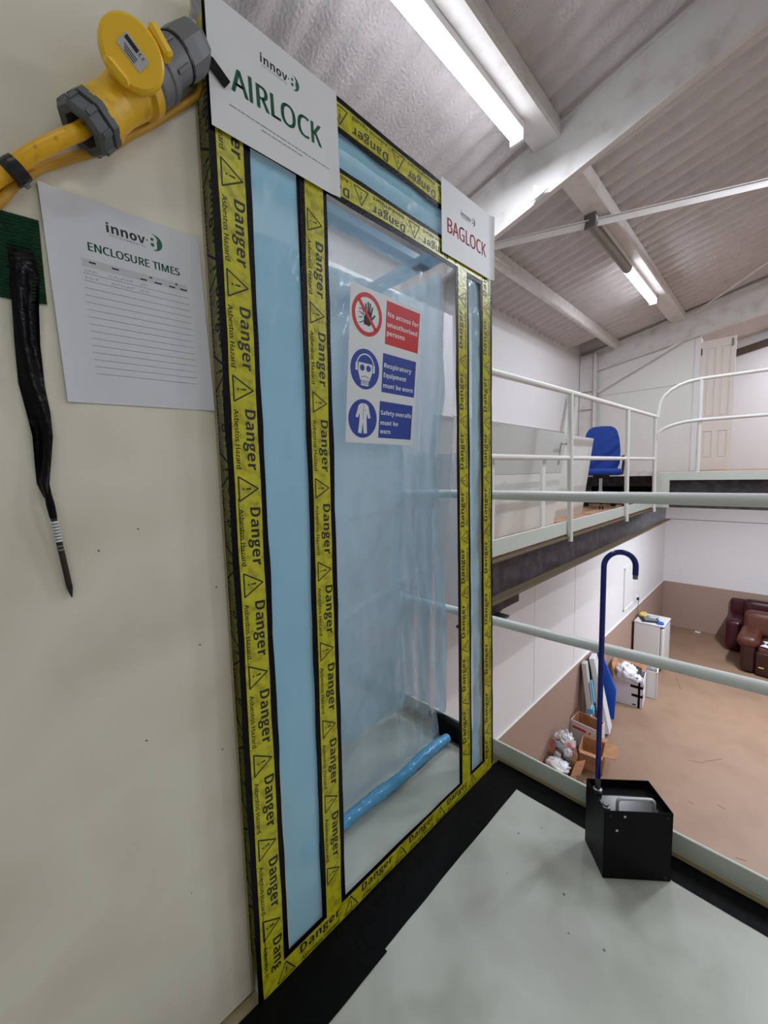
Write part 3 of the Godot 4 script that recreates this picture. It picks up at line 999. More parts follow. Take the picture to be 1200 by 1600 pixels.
	part(t, "top_bolt", box(Vector3(-0.012, 1.84, 0.35), Vector3(0.002, 1.95, 0.372), 0.003), M.dull_metal)
	# columns and loose timber in the corner
	t = thing("steel_column", "white steel column in the far gallery corner", "column")
	part(t, "web", box(Vector3(7.82, 0.66, -1.96), Vector3(7.835, 3.28, -1.70)), M.steel_white)
	part(t, "flange", box(Vector3(7.76, 0.66, -1.705), Vector3(7.9, 3.28, -1.69), 0.002), M.steel_white)
	part(t, "stiffener", box(Vector3(7.77, 2.30, -1.95), Vector3(7.83, 2.315, -1.70)), M.steel_white)
	part(t, "stiffener", box(Vector3(7.77, 2.62, -1.95), Vector3(7.83, 2.635, -1.70)), M.steel_white)
	for q in [[7.2, -1.90, 0.05], [7.45, -1.86, 0.03]]:
		st = ms()
		bar(st, Vector3(q[0] - 0.9, 0.66, q[1] + 0.2), Vector3(q[0], 2.6 - q[2] * 2.0, q[1]), 0.06, 0.03, Vector3(0, 0, 1))
		var o := part(self, "timber_length", st, M.white_paint)
		tag(o, "white length of timber leaning in the corner, " + ("the longer one" if q[2] > 0.04 else "the slimmer one"), "timber", "timber lengths in the gallery corner")
	# rafter beyond the door
	st = ms()
	bar(st, Vector3(10.84, roof_y(-0.2) - 0.24, -0.2), Vector3(10.84, roof_y(3.0) - 0.24, 3.0), 0.08, 0.12)
	var dk := part(self, "dark_beam", st, M.dark_timber)
	tag(dk, "dark timber beam on the wall beyond the narrow door", "beam")
	build_leaning_boards()
	build_office_chair()

func door_face() -> SurfaceTool:
	var st := ms()
	for q in [[0.0, 0.055], [0.17, 0.23], [0.345, 0.40]]:
		bx(st, Vector3(0.0, 0.0, q[0]), Vector3(0.013, 1.985, q[1]), 0.002)
	for q in [[0.0, 0.18], [0.60, 0.82], [1.86, 1.985]]:
		bx(st, Vector3(0.0005, q[0], 0.05), Vector3(0.0125, q[1], 0.36), 0.002)
	return st

func build_leaning_boards() -> void:
	# a door laid on its long side against the boards
	var t := thing("spare_door", "white door lying on its long edge against the gallery railing, lever handle up", "door", Vector3(3.0, 0.66, -0.86))
	t.rotation_degrees = Vector3(7, 0, 0)
	part(t, "leaf", box(Vector3(-1.05, 0, -0.02), Vector3(0.98, 0.90, 0.02), 0.003), M.board_white)
	part(t, "upper_facing", box(Vector3(-1.05, 0.52, 0.02), Vector3(0.98, 0.90, 0.024), 0.001), M.board_grey, "greyer strip along the upper edge")
	var st := ms()
	bx(st, Vector3(0.86, 0.60, 0.024), Vector3(0.885, 0.80, 0.032), 0.002)
	var hnd := part(t, "handle_plate", st, M.chrome)
	st = ms()
	tube(st, [Vector3(0.872, 0.80, 0.03), Vector3(0.872, 0.80, 0.075), Vector3(0.80, 0.80, 0.08), Vector3(0.74, 0.80, 0.08)], 0.011, 10)
	part(hnd, "lever", st, M.chrome)
	t = thing("white_board", "large white board leaning behind the spare door, cut at a slant", "board", Vector3(4.2, 0.66, -1.0))
	t.rotation_degrees = Vector3(9, 0, 0)
	st = ms()
	prism(st, Transform3D(Basis(), Vector3(0, 0, -0.01)), PackedVector2Array([Vector2(-0.9, 0), Vector2(1.02, 0), Vector2(0.93, 0.92), Vector2(-0.9, 0.92)]), 0.02)
	part(t, "panel", st, M.board_white)

func build_office_chair() -> void:
	var t := thing("office_chair", "blue fabric swivel chair on the far gallery deck", "chair", Vector3(6.02, 0.66, -1.02), deg_to_rad(-72))
	# faces local +z; seen from behind
	var st := ms()
	rbox(st, Transform3D(Basis(), Vector3(0, 0.50, 0.06)), Vector3(0.48, 0.09, 0.46), 0.04, 8)
	part(t, "seat", st, M.chair_blue)
	st = ms()
	var back := PackedVector2Array()
	for p in [Vector2(-0.20, 0.0), Vector2(0.20, 0.0), Vector2(0.23, 0.08), Vector2(0.235, 0.25), Vector2(0.22, 0.42), Vector2(0.195, 0.53), Vector2(0.16, 0.585), Vector2(0.11, 0.612), Vector2(0, 0.62), Vector2(-0.11, 0.612), Vector2(-0.16, 0.585), Vector2(-0.195, 0.53), Vector2(-0.22, 0.42), Vector2(-0.235, 0.25), Vector2(-0.23, 0.08)]:
		back.append(p)
	prism(st, Transform3D(Basis.from_euler(Vector3(-0.12, 0, 0)), Vector3(0, 0.53, -0.19)), back, 0.06)
	part(t, "backrest", st, M.chair_blue)
	st = ms()
	bar(st, Vector3(0, 0.46, 0.0), Vector3(0, 0.44, -0.25), 0.07, 0.02)
	bar(st, Vector3(0, 0.44, -0.25), Vector3(0, 0.80, -0.29), 0.07, 0.02, Vector3(0, 0, 1))
	part(t, "back_support", st, M.black_plastic)
	st = ms()
	lathe(st, Transform3D(), [[0.022, 0.46], [0.022, 0.24], [0.032, 0.24], [0.032, 0.10]], 16)
	part(t, "gas_column", st, M.chrome)
	st = ms()
	rbox(st, Transform3D(Basis(), Vector3(0, 0.44, 0.02)), Vector3(0.2, 0.05, 0.22), 0.015, 6)
	part(t, "mechanism", st, M.black_plastic)
	for k in 5:
		var a := TAU * k / 5.0 + 0.3
		var d := Vector3(cos(a), 0, sin(a))
		st = ms()
		bar(st, Vector3(0, 0.12, 0), d * 0.30 + Vector3(0, 0.085, 0), 0.05, 0.035, Vector3.UP, 0.008)
		var leg := part(t, "base_arm", st, M.black_plastic)
		st = ms()
		for e in [-1.0, 1.0]:
			var side: Vector3 = d.cross(Vector3.UP) * 0.016 * e
			tube(st, [d * 0.30 + side * 0.5 + Vector3(0, 0.03, 0), d * 0.30 + side * 1.6 + Vector3(0, 0.03, 0)], 0.03, 12)
		part(leg, "caster", st, M.black_plastic)
	for e in [-1.0, 1.0]:
		st = ms()
		bar(st, Vector3(0.25 * e, 0.46, 0.02), Vector3(0.27 * e, 0.70, 0.0), 0.03, 0.05, Vector3(0, 0, 1), 0.008)
		bar(st, Vector3(0.27 * e, 0.71, -0.10), Vector3(0.27 * e, 0.71, 0.14), 0.06, 0.025, Vector3.UP, 0.008)
		part(t, "armrest", st, M.black_plastic)

# ---------------------------------------------------------------- lower room
const LF := -2.45

func open_box(st: SurfaceTool, w: float, d: float, h: float, th := 0.008) -> void:
	bx(st, Vector3(-w / 2, 0, -d / 2), Vector3(w / 2, th, d / 2))
	bx(st, Vector3(-w / 2, 0, -d / 2), Vector3(-w / 2 + th, h, d / 2))
	bx(st, Vector3(w / 2 - th, 0, -d / 2), Vector3(w / 2, h, d / 2))
	bx(st, Vector3(-w / 2, 0, -d / 2), Vector3(w / 2, h, -d / 2 + th))
	bx(st, Vector3(-w / 2, 0, d / 2 - th), Vector3(w / 2, h, d / 2))

func flap(a: Vector3, b: Vector3, out: Vector3) -> SurfaceTool:
	var st := ms()
	var mid := (a + b + out) / 2.0 - Vector3(0, 1, 0)
	var th := Vector3(0, 0.006, 0)
	var c := b + out - (b - a) * 0.04
	var d := a + out + (b - a) * 0.04
	quad_out(st, a, b, c, d, mid + Vector3(0, 3, 0))
	quad_out(st, a + th, b + th, c + th, d + th, mid)
	quad_out(st, d, c, c + th, d + th, a)
	quad_out(st, a, d, d + th, a + th, b)
	quad_out(st, b, c, c + th, b + th, a)
	return st

func build_lower_room() -> void:
	var st: SurfaceTool
	# hatch outline and socket on the side wall
	var t := thing("wall_hatch", "flush white hatch with raised edging on the lower side wall", "hatch", Vector3(7.58, -1.28, -1.08))
	part(t, "hatch_panel", box(Vector3(0.02, 0.02, 0), Vector3(0.60, 0.74, 0.008), 0.002), M.white_wall)
	for q in [[Vector3(0, 0, 0), Vector3(0.62, 0.022, 0.022)], [Vector3(0, 0.74, 0), Vector3(0.62, 0.762, 0.022)], [Vector3(0, 0, 0), Vector3(0.022, 0.76, 0.022)], [Vector3(0.6, 0, 0), Vector3(0.622, 0.76, 0.022)]]:
		part(t, "edging", box(q[0], q[1], 0.003), M.white_paint)
	t = thing("wall_socket", "white double wall socket above the fridge", "socket", Vector3(8.47, -1.30, -1.08))
	part(t, "face_plate", box(Vector3(-0.075, 0, 0), Vector3(0.075, 0.09, 0.02), 0.006), M.socket_white)
	part(t, "plug_top", box(Vector3(-0.055, 0.02, 0.02), Vector3(-0.005, 0.07, 0.055), 0.008), M.black_plastic)
	st = ms()
	tube(st, [Vector3(8.44, -1.27, -1.03), Vector3(8.45, -1.4, -1.04), Vector3(8.45, -1.65, -1.04), Vector3(8.46, -1.9, -1.045)], 0.006, 8)
	var cord := part(self, "power_cable", st, M.ink_grey)
	tag(cord, "thin grey power cable hanging from the wall socket", "cable")
	# fridge
	t = thing("fridge", "white under-counter fridge with papers on top", "fridge", Vector3(8.44, LF, -0.82))
	part(t, "body", box(Vector3(-0.28, 0.02, -0.21), Vector3(0.28, 0.83, 0.19), 0.008), M.fridge_white)
	var dr := part(t, "door", box(Vector3(-0.278, 0.06, 0.198), Vector3(0.278, 0.80, 0.25), 0.014), M.fridge_white)
	part(dr, "handle_groove", box(Vector3(-0.25, 0.79, 0.21), Vector3(0.25, 0.803, 0.246), 0.002), M.ink_grey)
	part(t, "worktop", box(Vector3(-0.285, 0.828, -0.215), Vector3(0.285, 0.858, 0.255), 0.008), M.fridge_white)
	for q in [[-0.24, -0.17], [0.24, -0.17], [-0.24, 0.15], [0.24, 0.15]]:
		part(t, "foot", box(Vector3(q[0] - 0.02, 0, q[1] - 0.02), Vector3(q[0] + 0.02, 0.021, q[1] + 0.02), 0.002), M.black_plastic)
	var top := Vector3(8.44, LF + 0.858, -0.82)
	var mg := thing("magazine", "dark magazine lying open on the fridge", "magazine", top + Vector3(-0.06, 0, -0.02), 0.4)
	part(mg, "pages", box(Vector3(-0.17, 0, -0.14), Vector3(0.17, 0.02, 0.14), 0.002), M.ink_black)
	part(mg, "cover_print", box(Vector3(-0.12, 0.02, -0.08), Vector3(0.14, 0.021, 0.11)), M.ink_grey)
	mg = thing("magazine", "pale grey leaflet overlapping the dark magazine", "magazine", top + Vector3(0.06, 0.022, 0.03), -0.3)
	part(mg, "pages", box(Vector3(-0.09, 0, -0.06), Vector3(0.09, 0.006, 0.06), 0.001), M.ink_pale)
	st = ms()
	rbox(st, Transform3D(Basis.from_euler(Vector3(0, 0.3, 0)), Vector3(-0.20, 0.022, 0.18)), Vector3(0.1, 0.04, 0.09), 0.015, 6, 0.006, 3)
	var bl := part(self, "blue_pouch", st, M.blue_board)
	bl.position = top
	tag(bl, "small blue pouch at the corner of the fridge top", "pouch")
	st = ms()
	rbox(st, Transform3D(Basis.from_euler(Vector3(0, 0.2, 0)), Vector3(0.12, 0.022, -0.14)), Vector3(0.24, 0.045, 0.08), 0.02, 6, 0.012, 5)
	var yc := part(self, "yellow_cloth", st, M.yellow_cloth)
	yc.position = top
	tag(yc, "crumpled yellow cloth at the back of the fridge top", "cloth")
	st = ms()
	blob(st, Transform3D(Basis(), Vector3(0.0, 0.045, -0.16)), Vector3(0.05, 0.045, 0.04), 0.4, 2.0, 6, 16, 10)
	var pb := part(self, "paper_ball", st, M.yellow_cloth)
	pb.position = top
	tag(pb, "crumpled buff paper on top of the fridge", "paper")

	# white carton with black tape, full of bags
	t = thing("taped_carton", "white open carton with black tape crosses full of bags", "box", Vector3(6.86, LF, -0.76), deg_to_rad(6))
	st = ms()
	open_box(st, 0.40, 0.36, 0.43)
	part(t, "carton_body", st, M.card_white)
	for q in [[Vector3(-0.203, 0.31, 0.02), Vector3(-0.198, 0.35, 0.184)], [Vector3(-0.203, 0.17, 0.04), Vector3(-0.198, 0.21, 0.184)], [Vector3(-0.203, 0.0, 0.12), Vector3(-0.198, 0.41, 0.15)], [Vector3(-0.2, 0.31, 0.179), Vector3(-0.12, 0.35, 0.184)], [Vector3(-0.2, 0.17, 0.179), Vector3(-0.13, 0.21, 0.184)]]:
		part(t, "tape_strip", box(q[0], q[1]), M.black_tape)
	part(t, "printed_mark", box(Vector3(-0.202, 0.03, 0.05), Vector3(-0.198, 0.05, 0.10)), M.ink_black)
	part(t, "back_flap", flap(Vector3(-0.2, 0.43, -0.18), Vector3(0.2, 0.43, -0.18), Vector3(0, 0.16, -0.06)), M.cardboard)
	part(t, "side_flap", flap(Vector3(0.2, 0.43, -0.18), Vector3(0.2, 0.43, 0.18), Vector3(0.10, 0.09, 0)), M.cardboard)
	st = ms()
	blob(st, Transform3D(Basis(), Vector3(6.76, LF + 0.47, -0.80)), Vector3(0.17, 0.14, 0.14), 0.5, 2.2, 2)
	var o := part(self, "carrier_bag", st, M.bag_white)
	tag(o, "knotted white carrier bag bulging from the taped carton", "bag")
	st = ms()
	blob(st, Transform3D(Basis(), Vector3(6.74, LF + 0.43, -0.66)), Vector3(0.10, 0.05, 0.08), 0.5, 2.4, 3, 20, 12)
	o = part(self, "printed_bag", st, M.bag_white)
	tag(o, "flat white bag printed blue at the carton's front edge", "bag")
	part(o, "blue_print", box(Vector3(6.66, LF + 0.462, -0.66), Vector3(6.72, LF + 0.475, -0.62), 0.004), M.blue_board)
	st = ms()
	rbox(st, Transform3D(Basis.from_euler(Vector3(0.3, 0.2, 0.2)), Vector3(6.95, LF + 0.46, -0.72)), Vector3(0.2, 0.06, 0.16), 0.02, 6, 0.01, 12)
	o = part(self, "dark_packet", st, M.ink_black)
	tag(o, "dark packet at the back of the taped carton", "packet")
	t = thing("cream_bin", "slim cream bin standing beside the taped carton", "bin", Vector3(7.17, LF, -0.60), deg_to_rad(6))
	st = ms()
	open_box(st, 0.14, 0.26, 0.45, 0.01)
	part(t, "bin_body", st, M.board_white)
	part(t, "rim", box(Vector3(-0.08, 0.44, 0.12), Vector3(0.08, 0.46, 0.14), 0.004), M.board_white)
	st = ms()
	blob(st, Transform3D(Basis(), Vector3(7.17, LF + 0.43, -0.60)), Vector3(0.055, 0.05, 0.11), 0.5, 2.5, 4, 18, 10)
	o = part(self, "dark_rag", st, M.ink_grey)
	tag(o, "grey rag stuffed into the slim cream bin", "rag")

	# boards leaning against the dado
	t = thing("blue_sheet", "bright blue sheet leaning against the tan dado", "board")
	st = ms()
	prism(st, Transform3D(Basis(Vector3(0, 0, -1), Vector3(0, 1, 0), Vector3(1, 0, 0)), Vector3(6.12, LF, 0)), PackedVector2Array([Vector2(0.83, 0.0), Vector2(0.79, 0.0), Vector2(0.775, 0.45), Vector2(0.99, 0.98), Vector2(1.05, 1.0), Vector2(1.05, 0.55)]), 0.03)
	part(t, "panel", st, M.blue_board)
	t = thing("packing_board", "long white packing board leaning in front of the blue sheet", "panel")
	st = ms()
	bar(st, Vector3(5.78, LF + 0.02, -0.77), Vector3(5.84, LF + 1.0, -1.01), 0.07, 0.28, Vector3(1, 0, -0.2), 0.004)
	part(t, "panel", st, M.card_white)
	t = thing("flat_pack", "slim grey flat-pack carton with cyan labels beside the white panel", "carton")
	st = ms()
	bar(st, Vector3(5.500, LF + 0.36, -0.92), Vector3(5.570, LF + 1.0, -1.03), 0.06, 0.16, Vector3(1, 0, -0.2), 0.004)
	part(t, "carton_body", st, M.board_grey)
	st = ms()
	bar(st, Vector3(5.510, LF + 0.50, -0.876), Vector3(5.540, LF + 0.78, -0.928), 0.012, 0.10, Vector3(1, 0, -0.2))
	part(t, "cyan_label", st, M.cyan_label)
	st = ms()
	bar(st, Vector3(5.500, LF + 0.36, -0.905), Vector3(5.505, LF + 0.42, -0.915), 0.068, 0.165, Vector3(1, 0, -0.2))
	part(t, "cyan_label", st, M.cyan_label)
	st = ms()
	bar(st, Vector3(5.550, LF + 0.0, -0.90), Vector3(5.570, LF + 0.36, -0.96), 0.05, 0.10, Vector3(1, 0, -0.2))
	part(t, "foam_block", st, M.card_white)
	t = thing("dark_strip", "black strip leaning between flat-pack and white panel", "strip")
	st = ms()
	bar(st, Vector3(5.62, LF + 0.02, -0.84), Vector3(5.74, LF + 0.93, -1.03), 0.02, 0.05, Vector3(1, 0, -0.2))
	part(t, "batten", st, M.black_plastic)

	# white carton with red print
	t = thing("printed_carton", "white open carton with red printed band", "box", Vector3(5.31, LF, -0.89), deg_to_rad(-4))
	st = ms()
	open_box(st, 0.26, 0.34, 0.33)
	part(t, "carton_body", st, M.card_white)
	part(t, "inner_lining", lining(0.24, 0.32, 0.325), M.cardboard)
	small_print(t, Transform3D(Basis(Vector3(0, 0, 1), Vector3(0, 1, 0), Vector3(-1, 0, 0)), Vector3(-0.131, 0.245, -0.02)), -0.12, 0.11, 0.0, 0.042, M.sign_red)
	part(t, "back_flap", flap(Vector3(-0.13, 0.33, -0.165), Vector3(0.13, 0.33, -0.165), Vector3(0, 0.06, 0.02)), M.cardboard)
	# brown cartons with flaps
	t = thing("brown_carton", "open brown cardboard box with spread flaps beside the printed carton", "box", Vector3(4.96, LF, -0.72), deg_to_rad(10))
	st = ms()
	open_box(st, 0.30, 0.26, 0.24)
	part(t, "carton_body", st, M.cardboard)
	part(t, "flap", flap(Vector3(-0.15, 0.24, 0.13), Vector3(0.15, 0.24, 0.13), Vector3(0, 0.02, 0.14)), M.cardboard)
	part(t, "flap", flap(Vector3(0.15, 0.24, -0.13), Vector3(0.15, 0.24, 0.13), Vector3(0.16, -0.05, 0.02)), M.cardboard)
	part(t, "flap", flap(Vector3(-0.15, 0.24, -0.13), Vector3(-0.15, 0.24, 0.13), Vector3(-0.12, 0.04, 0.02)), M.cardboard)
	t = thing("brown_carton", "open brown cardboard box holding white sheeting by the toe board", "box", Vector3(4.36, LF, -0.90), deg_to_rad(8))
	st = ms()
	open_box(st, 0.30, 0.34, 0.26)
	part(t, "carton_body", st, M.cardboard)
	part(t, "flap", flap(Vector3(-0.15, 0.26, -0.17), Vector3(-0.15, 0.26, 0.17), Vector3(-0.1, 0.08, 0)), M.cardboard)
	part(t, "flap", flap(Vector3(0.15, 0.26, -0.17), Vector3(0.15, 0.26, 0.17), Vector3(0.05, 0.12, 0)), M.cardboard)
	part(t, "flap", flap(Vector3(-0.15, 0.26, 0.17), Vector3(0.15, 0.26, 0.17), Vector3(0.02, 0.05, 0.09)), M.cardboard)
	st = ms()
	blob(st, Transform3D(Basis(), Vector3(4.35, LF + 0.23, -0.90)), Vector3(0.12, 0.07, 0.13), 0.5, 2.4, 21)
	o = part(self, "white_sheeting", st, M.bag_white)
	tag(o, "crumpled white sheeting inside the brown cardboard box", "sheeting")
	t = thing("rubbish_bag", "clear plastic bag stuffed with pink and grey packaging", "bag", Vector3(4.62, LF, -0.93))
	st = ms()
	blob(st, Transform3D(Basis(), Vector3(0, 0.25, 0.02)), Vector3(0.13, 0.25, 0.12), 0.35, 2.0, 31, 32, 18)
	part(t, "bag_skin", st, M.bag_clear)
	for q in [[Vector3(-0.095, 0.33, 0.08), Vector3(0.05, 0.05, 0.05), "bag_white", 1], [Vector3(-0.075, 0.30, -0.09), Vector3(0.03, 0.07, 0.03), "pink", 2], [Vector3(-0.10, 0.25, 0.05), Vector3(0.035, 0.03, 0.06), "ink_grey", 3], [Vector3(-0.06, 0.40, 0.07), Vector3(0.03, 0.025, 0.05), "pink", 4], [Vector3(-0.04, 0.24, 0.13), Vector3(0.03, 0.14, 0.02), "mauve", 5], [Vector3(-0.12, 0.22, -0.02), Vector3(0.02, 0.07, 0.05), "bag_white", 6], [Vector3(-0.03, 0.45, 0.0), Vector3(0.07, 0.05, 0.08), "bag_white", 7], [Vector3(-0.11, 0.32, 0.0), Vector3(0.02, 0.03, 0.05), "ink_grey", 8], [Vector3(-0.105, 0.38, -0.02), Vector3(0.03, 0.04, 0.05), "ink_pale", 9]]:
		st = ms()
		blob(st, Transform3D(Basis.from_euler(Vector3(0, 0, 0.2)), q[0]), q[1], 0.9, 3.0, 40 + q[3], 18, 12)
		part(t, "packaging", st, M[q[2]])
	for q in [[Vector3(-0.10, 0.36, -0.06), Vector3(-0.125, 0.27, -0.03), Vector3(-0.12, 0.20, -0.04)], [Vector3(-0.10, 0.36, 0.03), Vector3(-0.13, 0.28, 0.03), Vector3(-0.12, 0.19, 0.07)]]:
		st = ms()
		tube(st, smooth(q, 5), 0.008, 8)
		part(t, "black_strap", st, M.black_plastic)
	# scrap by the far wall
	st = ms()
	bx(st, Vector3(10.72, LF, -0.44), Vector3(10.80, LF + 0.02, -0.34), 0.004)
	o = part(self, "paper_scrap", st, M.paper)
	tag(o, "small white scrap on the floor by the far wall", "scrap")
	# floor scuffs
	var fl := get_node("floor")
	for q in [[Vector2(8.155, 0.373), Vector2(7.723, 0.237)], [Vector2(6.242, 0.520), Vector2(6.242, 0.458)], [Vector2(5.850, -0.112), Vector2(5.930, -0.258)], [Vector2(5.957, -0.255), Vector2(6.163, -0.407)], [Vector2(5.099, -0.220), Vector2(5.095, -0.264)], [Vector2(5.255, -0.442), Vector2(5.242, -0.511)], [Vector2(4.621, -0.637), Vector2(4.642, -0.702)]]:
		st = ms()
		stroke(st, Transform3D(Basis(Vector3(1, 0, 0), Vector3(0, 0, -1), Vector3(0, 1, 0)), Vector3(0, LF, 0)), q[0], q[1], 0.014, 0.0006)
		part(fl, "scuff_mark", st, M.tan_scuff)
	build_seats()

func lining(w: float, d: float, h: float) -> SurfaceTool:
	var st := ms()
	open_box(st, w, d, h, 0.004)
	return st

func build_seats() -> void:
	var st: SurfaceTool
	var t := thing("burgundy_sofa", "burgundy leather sofa against the far wall", "sofa", Vector3(10.42, LF, 0.08))
	# runs along z, faces -x
	st = ms()
	rbox(st, Transform3D(Basis(), Vector3(0.02, 0.33, 0.16)), Vector3(0.82, 0.62, 0.26), 0.09, 10)
	part(t, "armrest", st, M.burgundy)
	st = ms()
	rbox(st, Transform3D(Basis(), Vector3(0.0, 0.22, 1.1)), Vector3(0.78, 0.40, 1.7), 0.05, 8)
	part(t, "seat_base", st, M.burgundy)
	for k in 2:
		st = ms()
		rbox(st, Transform3D(Basis(), Vector3(-0.05, 0.45, 0.68 + k * 0.8)), Vector3(0.66, 0.16, 0.78), 0.06, 10)
		part(t, "seat_cushion", st, M.burgundy)
		st = ms()
		rbox(st, Transform3D(Basis.from_euler(Vector3(0, 0, -0.12)), Vector3(0.26, 0.72, 0.66 + k * 0.82)), Vector3(0.22, 0.46, 0.82), 0.09, 10)
		part(t, "back_cushion", st, M.burgundy)
	st = ms()
	rbox(st, Transform3D(Basis(), Vector3(0.36, 0.46, 1.0)), Vector3(0.14, 0.88, 1.9), 0.04, 8)
	part(t, "back_frame", st, M.burgundy)
	st = ms()
	rbox(st, Transform3D(Basis(), Vector3(0.02, 0.33, 2.05)), Vector3(0.82, 0.62, 0.26), 0.09, 10)
	part(t, "armrest", st, M.burgundy)
	t = thing("brown_armchair", "brown leather armchair in front of the burgundy sofa", "armchair", Vector3(9.55, LF, 0.36), deg_to_rad(-4))
	st = ms()
	rbox(st, Transform3D(Basis(), Vector3(-0.02, 0.27, 0.15)), Vector3(0.76, 0.50, 0.20), 0.06, 10)
	var arm := part(t, "armrest", st, M.dark_leather)
	st = ms()
	rbox(st, Transform3D(Basis.from_euler(Vector3(0, 0, 0.06)), Vector3(-0.04, 0.58, 0.14)), Vector3(0.78, 0.22, 0.30), 0.10, 10)
	part(arm, "arm_pad", st, M.brown_leather)
	st = ms()
	rbox(st, Transform3D(Basis(), Vector3(-0.05, 0.23, 0.56)), Vector3(0.74, 0.42, 0.62), 0.05, 8)
	part(t, "seat_base", st, M.dark_leather)
	st = ms()
	rbox(st, Transform3D(Basis(), Vector3(-0.1, 0.46, 0.56)), Vector3(0.62, 0.16, 0.58), 0.07, 10)
	part(t, "seat_cushion", st, M.brown_leather)
	st = ms()
	rbox(st, Transform3D(Basis.from_euler(Vector3(0, 0, -0.15)), Vector3(0.26, 0.74, 0.50)), Vector3(0.28, 0.46, 0.98), 0.11, 10)
	part(t, "backrest", st, M.brown_leather)
	st = ms()
	rbox(st, Transform3D(Basis(), Vector3(-0.02, 0.30, 0.98)), Vector3(0.76, 0.60, 0.22), 0.09, 10)
	part(t, "armrest", st, M.brown_leather)
	part(t, "brass_tag", box(Vector3(-0.43, 0.16, 0.30), Vector3(-0.424, 0.18, 0.37), 0.002), M.yellow_cloth)
	for q in [[Vector3(9.34, LF + 0.546, 0.76), 0.3, "the one further back"], [Vector3(9.20, LF + 0.546, 0.74), -0.4, "the one at the front edge"]]:
		var p := thing("loose_paper", "white loose paper on the armchair seat, %s" % q[2], "paper", q[0], q[1], "papers on the armchair")
		part(p, "sheet_of_paper", box(Vector3(-0.10, 0, -0.07), Vector3(0.10, 0.004, 0.07)), M.paper)

# ---------------------------------------------------------------- things on the cream wall
const WZ := -0.035

